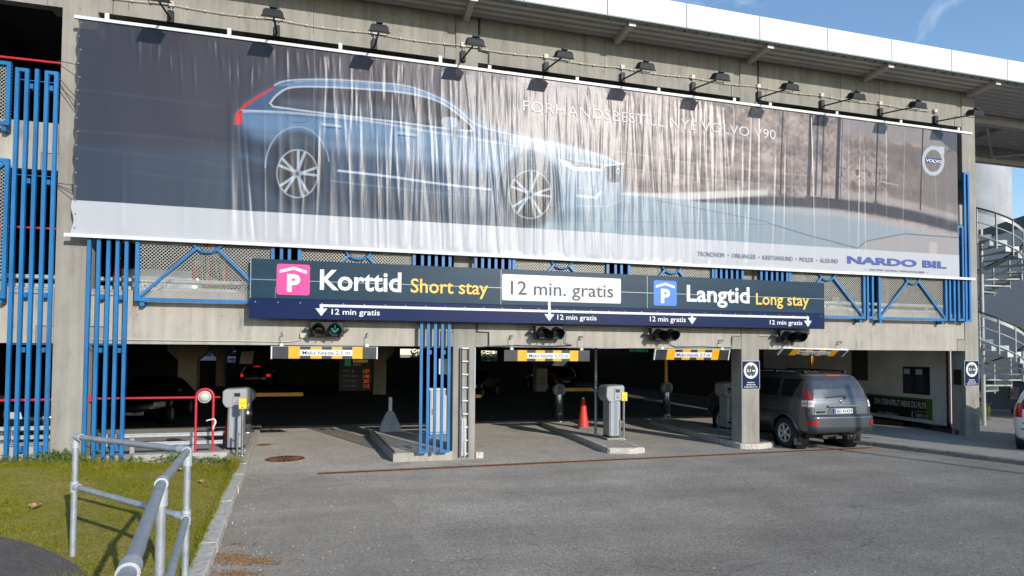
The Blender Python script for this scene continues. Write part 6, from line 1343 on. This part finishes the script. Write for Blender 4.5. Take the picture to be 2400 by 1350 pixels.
# ------------------------------------------------------------------ posters on the oblique wall
def wall_frame(px0, py0, px1, py1):
    """rectangle on the oblique wall: left-top pixel and right-bottom pixel"""
    a, b = wallpt(px0, py0), wallpt(px1, py1); a2, b2 = Vector((a.x, a.y, 0)), Vector((b.x, b.y, 0)); return a2, b2, b.z, a.z
def wpt(a, b, u, z, off): p = a+(b-a)*u+wn*off; return (p.x, p.y, z)
a, b, z0, z1 = wall_frame(1985, 927, 2186, 984); a = a; W_ = (b-a).length
ps = thing('wall_advert', 'long dark advert board with green edge low on the oblique wall behind the car', 'advert', tuple(wpt(a, b, .5, z0, 0)))
z1 = wallpt(2186, 936).z; z0 = wallpt(2186, 985).z
def wquad(mb, a, b, u0, u1, za, zb, off): mb.add([wpt(a, b, u0, za, off), wpt(a, b, u1, za, off), wpt(a, b, u1, zb, off), wpt(a, b, u0, zb, off)], [(0, 1, 2, 3)])
on_wall(a, b, z0, z1, .002, .015, 'board', PGREEN, ps)
mb = MB(); L_ = W_; H_ = z1-z0
pf = rrect(0, L_*.945, .0, H_*.90, .12); mb.add([wpt(a, b, x/L_, z0+z, .020) for x, z in pf], [tuple(range(len(pf)))]); mb.build('dark_field', PBLACK, ps)
def wtext(s, pxl, pxr, pyt, pyb, par, m, bold=.02, off=.024, nm='lettering'):
    p, q, r = wallpt(pxl, pyb), wallpt(pxr, pyb), wallpt(pxl, pyt); d = Vector((q.x-p.x, q.y-p.y, 0)); w_ = d.length; d /= w_; mb = MB()
    put_text(mb, s, lambda x, z: tuple(Vector((p.x, p.y, p.z))+d*x+wn*off+Vector((0, 0, z))), w_, r.z-p.z, bold); mb.build(nm, m, par)
wtext('DIN STEINSPRUT MENS DU FLYR', 2051, 2173, 932, 945.5, ps, PGREY, .03); wtext('www.rydsbilglass.no', 2058, 2107, 961, 968, ps, PGREY, .01)
wtext('09511', 2150, 2172, 969, 977.5, ps, PGREY, .02)
mb = MB(); p, q = wallpt(2147, 980), wallpt(2174.5, 966); z0_, z1_ = p.z, q.z; aa, bb = Vector((p.x, p.y, 0)), Vector((q.x, q.y, 0))
for u0, u1, za, zb in ((0, 1, z0_, z0_+.012), (0, 1, z1_-.012, z1_), (0, .02, z0_, z1_), (.98, 1, z0_, z1_)): wquad(mb, aa, bb, u0, u1, za, zb, .0235)
wquad(mb, aa, bb, -.32, -.26, z0_+.03, z1_-.03, .0235); wquad(mb, aa, bb, -.32, -.20, z1_-.07, z1_-.03, .0236); wquad(mb, aa, bb, -.32, -.20, z0_+.03, z0_+.07, .0236); mb.build('phone_frame', PGREY, ps)
a, b, z0, z1 = wall_frame(2118, 859, 2180, 925); z1 = wallpt(2118, 859).z; z0 = wallpt(2118, 921).z
ib = thing('info_board', 'dark blue two column notice board on the oblique wall above the advert', 'notice board', tuple(wpt(a, b, .5, z0, 0))); on_wall(a, b, z0, z1, .002, .03, 'board', mat('notice_navy', (.012, .02, .045), .35), ib)
mb = MB(); H_ = z1-z0
for u0, u1 in ((.04, .28), (.50, .76)): wquad(mb, a, b, u0, u1, z0+H_*.72, z0+H_*.92, .036)
mb.build('pale_squares', PGREY, ib); mb = MB()
for c in range(2):
    for k in range(15): u0 = .05+.46*c; wquad(mb, a, b, u0, u0+random.uniform(.25, .42), z0+H_*(.08+k*.04), z0+H_*(.094+k*.04), .036)
for k in range(3): wquad(mb, a, b, .03, .03+.22, z0+H_*.025, z0+H_*.045, .0362)
mb.build('printed_lines', mat('notice_text', (.12, .13, .16), .5), ib)

# ------------------------------------------------------------------ spiral stair, tower, grey hall, container
sc = F(2303, 800, 1.9); SX, SYc = sc[0], 1.9; sr = 1.12; DZ = float((sc-CAM) @ AF)
def at_depth(x, y): return CAM+ray(x, y)*DZ
ZA = at_depth(2380, 871)[2]; vd = Vector((sc[0]-CAM[0], sc[1]-CAM[1])).normalized(); PR = math.atan2(-vd.x, vd.y)
st = thing('spiral_stair', 'galvanised spiral stair beside the corner pillar', 'stair', (SX, SYc, .09)); pitch = at_depth(2380, 636)[2]-ZA; NT = 17
mb = MB(); mb.tube([(SX, SYc, 0), (SX, SYc, 6.4)], .06, 14); mb.build('centre_pole', STAIRM, st)
def hz(phi): return ZA-pitch*(phi-PR)/(2*math.pi)
phi1 = PR+2*math.pi*(ZA-.15)/pitch; phi0 = PR-2*math.pi-1.75; N_ = int((phi1-phi0)/(2*math.pi)*NT)
def at_phi(p, r, z): return (SX+r*math.cos(p), SYc+r*math.sin(p), z)
for k in range(N_):
    p0_, p1_ = phi0+2*math.pi*k/NT, phi0+2*math.pi*(k+1.12)/NT; z = hz(p0_); mb = MB(); vs = []
    for zz_ in (z-.045, z):
        for r in (.07, sr): vs += [at_phi(p, r, zz_) for p in (p0_, p1_)]
    mb.add(vs, [(0, 1, 3, 2), (4, 6, 7, 5), (0, 4, 5, 1), (2, 3, 7, 6), (0, 2, 6, 4), (1, 5, 7, 3)]); tr = mb.build('tread', STAIRM, st, fix=True)
    q, e = Vector(at_phi(p0_, sr+.006, z+.03)), Vector(at_phi(p1_, sr+.006, z+.03)); mb = MB(); mb.bar(q, e, .012, .16); mb.build('end_plate', GALVP, tr)
def helix(r, dz, a=phi0, b=phi1): return [at_phi(p, r, hz(p)+dz) for p in np.linspace(a, b, int((b-a)/.12))]
mb = MB(); mb.tube(helix(sr+.02, 1.02), .026, 8); mb.build('handrail', BLACK, st)
mb = MB(); hp = helix(sr+.02, .93); n_ = len(hp); vs = [(x, y, z-.05) for x, y, z in hp]+[(x, y, z+.05) for x, y, z in hp]; mb.add(vs, [(i, i+1, n_+i+1, n_+i) for i in range(n_-1)], 0, True); mb.build('rail_band', STAIRM, st)
for dz in (.58, .16): mb = MB(); mb.tube(helix(sr+.02, dz), .018, 6); mb.build('side_rail', STAIRM, st)
for p in np.arange(phi0+.1, phi1, .42): MB().bar(at_phi(p, sr+.02, hz(p)-.08), at_phi(p, sr+.02, hz(p)+1.0), .036, .036).build('baluster', STAIRM, st)
tx = F(2330, 430, 12); tr_ = 1.8; t = thing('round_tower', 'round pale tower with a drain pipe beyond the spiral stair', 'tower', (tx[0]-tr_, 12, 0)); mb = MB(); mb.lathe([(tr_, 0), (tr_, 12.5), (.001, 12.6)], 48, (tx[0]-tr_, 12, 0)); mb.build('shell', TOWERM, t)
qx = F(2316, 450, 10.3)[0]; MB().tube([(qx, 10.65, .5), (qx, 10.65, 12)], .06, 10).build('drain_pipe', GALV, t)
t = thing('grey_hall', 'grey clad hall with dark roof edge at the right frame edge', 'building', (27, 6, 0)); pA, pB = Vector((30.3, 13.2, 0)), Vector((24.4, 0, 0)); dd = (pB-pA).normalized(); nn_ = Vector((-dd.y, dd.x, 0)); nn_ = nn_ if nn_.x > 0 else -nn_
hz_ = F(2400, 531, 5.3)[2]
MB().prismz([tuple(pA[:2]), tuple(pB[:2]), tuple((pB+nn_*12)[:2]), tuple((pA+nn_*12)[:2])], 0, hz_).build('wall', GREYW, t, fix=True); e_ = nn_*-.06
MB().prismz([tuple((pA+e_)[:2]), tuple((pB+e_)[:2]), tuple((pB+nn_*12)[:2]), tuple((pA+nn_*12)[:2])], hz_+.002, hz_+.42).build('roof_edge', ROOFD, t, fix=True)
mb = MB(); a0 = pA+dd*8.2; mb.prismz([tuple((a0-nn_*.03)[:2]), tuple((a0+dd*1.0-nn_*.03)[:2]), tuple((a0+dd*1.0)[:2]), tuple(a0[:2])], .1, 2.2); mb.build('door', GREYD, t, fix=True)
q = G(2345, 978, 0); t = thing('waste_container', 'dark waste container with a torn poster behind the spiral stair', 'container', (q[0], q[1], .1)); rot = math.atan2(dd.y, dd.x)
t.rotation_euler = (0, 0, R_(-20)); mb = MB(); vs = []
for z, k in ((.25, .86), (1.22, 1.)): vs += [(a*.98*k, b*.55*k, z) for a, b in ((-1, -1), (1, -1), (1, 1), (-1, 1))]
mb.add(vs, [(0, 1, 5, 4), (1, 2, 6, 5), (2, 3, 7, 6), (3, 0, 4, 7), (3, 2, 1, 0), (4, 5, 6, 7)]); mb.build('tub', BIN, t, world=False, fix=True); MB().bbox(-1.02, 1.02, -.60, .60, 1.225, 1.33, .03).build('lid', BIN, t, world=False)
for x in (-.7, .7):
    for y in (-.35, .35): mb = MB(); mb.lathe([(.001, -.03), (.12, -.03), (.12, .03), (.001, .03)], 16, (x, y, .12), 'x'); mb.build('wheel', RUBBER, t, world=False)
mb = MB(); mb.grid(lambda u, v: (-.05+.28*u+.04*v, -.545+.02*math.sin(u*4)-.03*v, .62+.45*v), 4, 4); mb.build('torn_poster', mat('torn_poster', (.20, .12, .13), .7, var=.9, vscale=9), t, world=False)

# street lamp standing on the pavement outside the view; its shadow falls over the road and the parked car
t = thing('steel_post', 'plain grey steel post on the far side of the road', 'post', (15.6, -10.8, 0)); mb = MB(); mb.tube([(15.6, -10.8, 0), (15.6, -10.8, 5.25)], .075, 14); mb.build('tube', GALV, t); mb = MB(); mb.lathe([(.001, 5.29), (.08, 5.26), (.08, 5.20)], 14, (15.6, -10.8, 0)); mb.build('cap', GREYD, t)
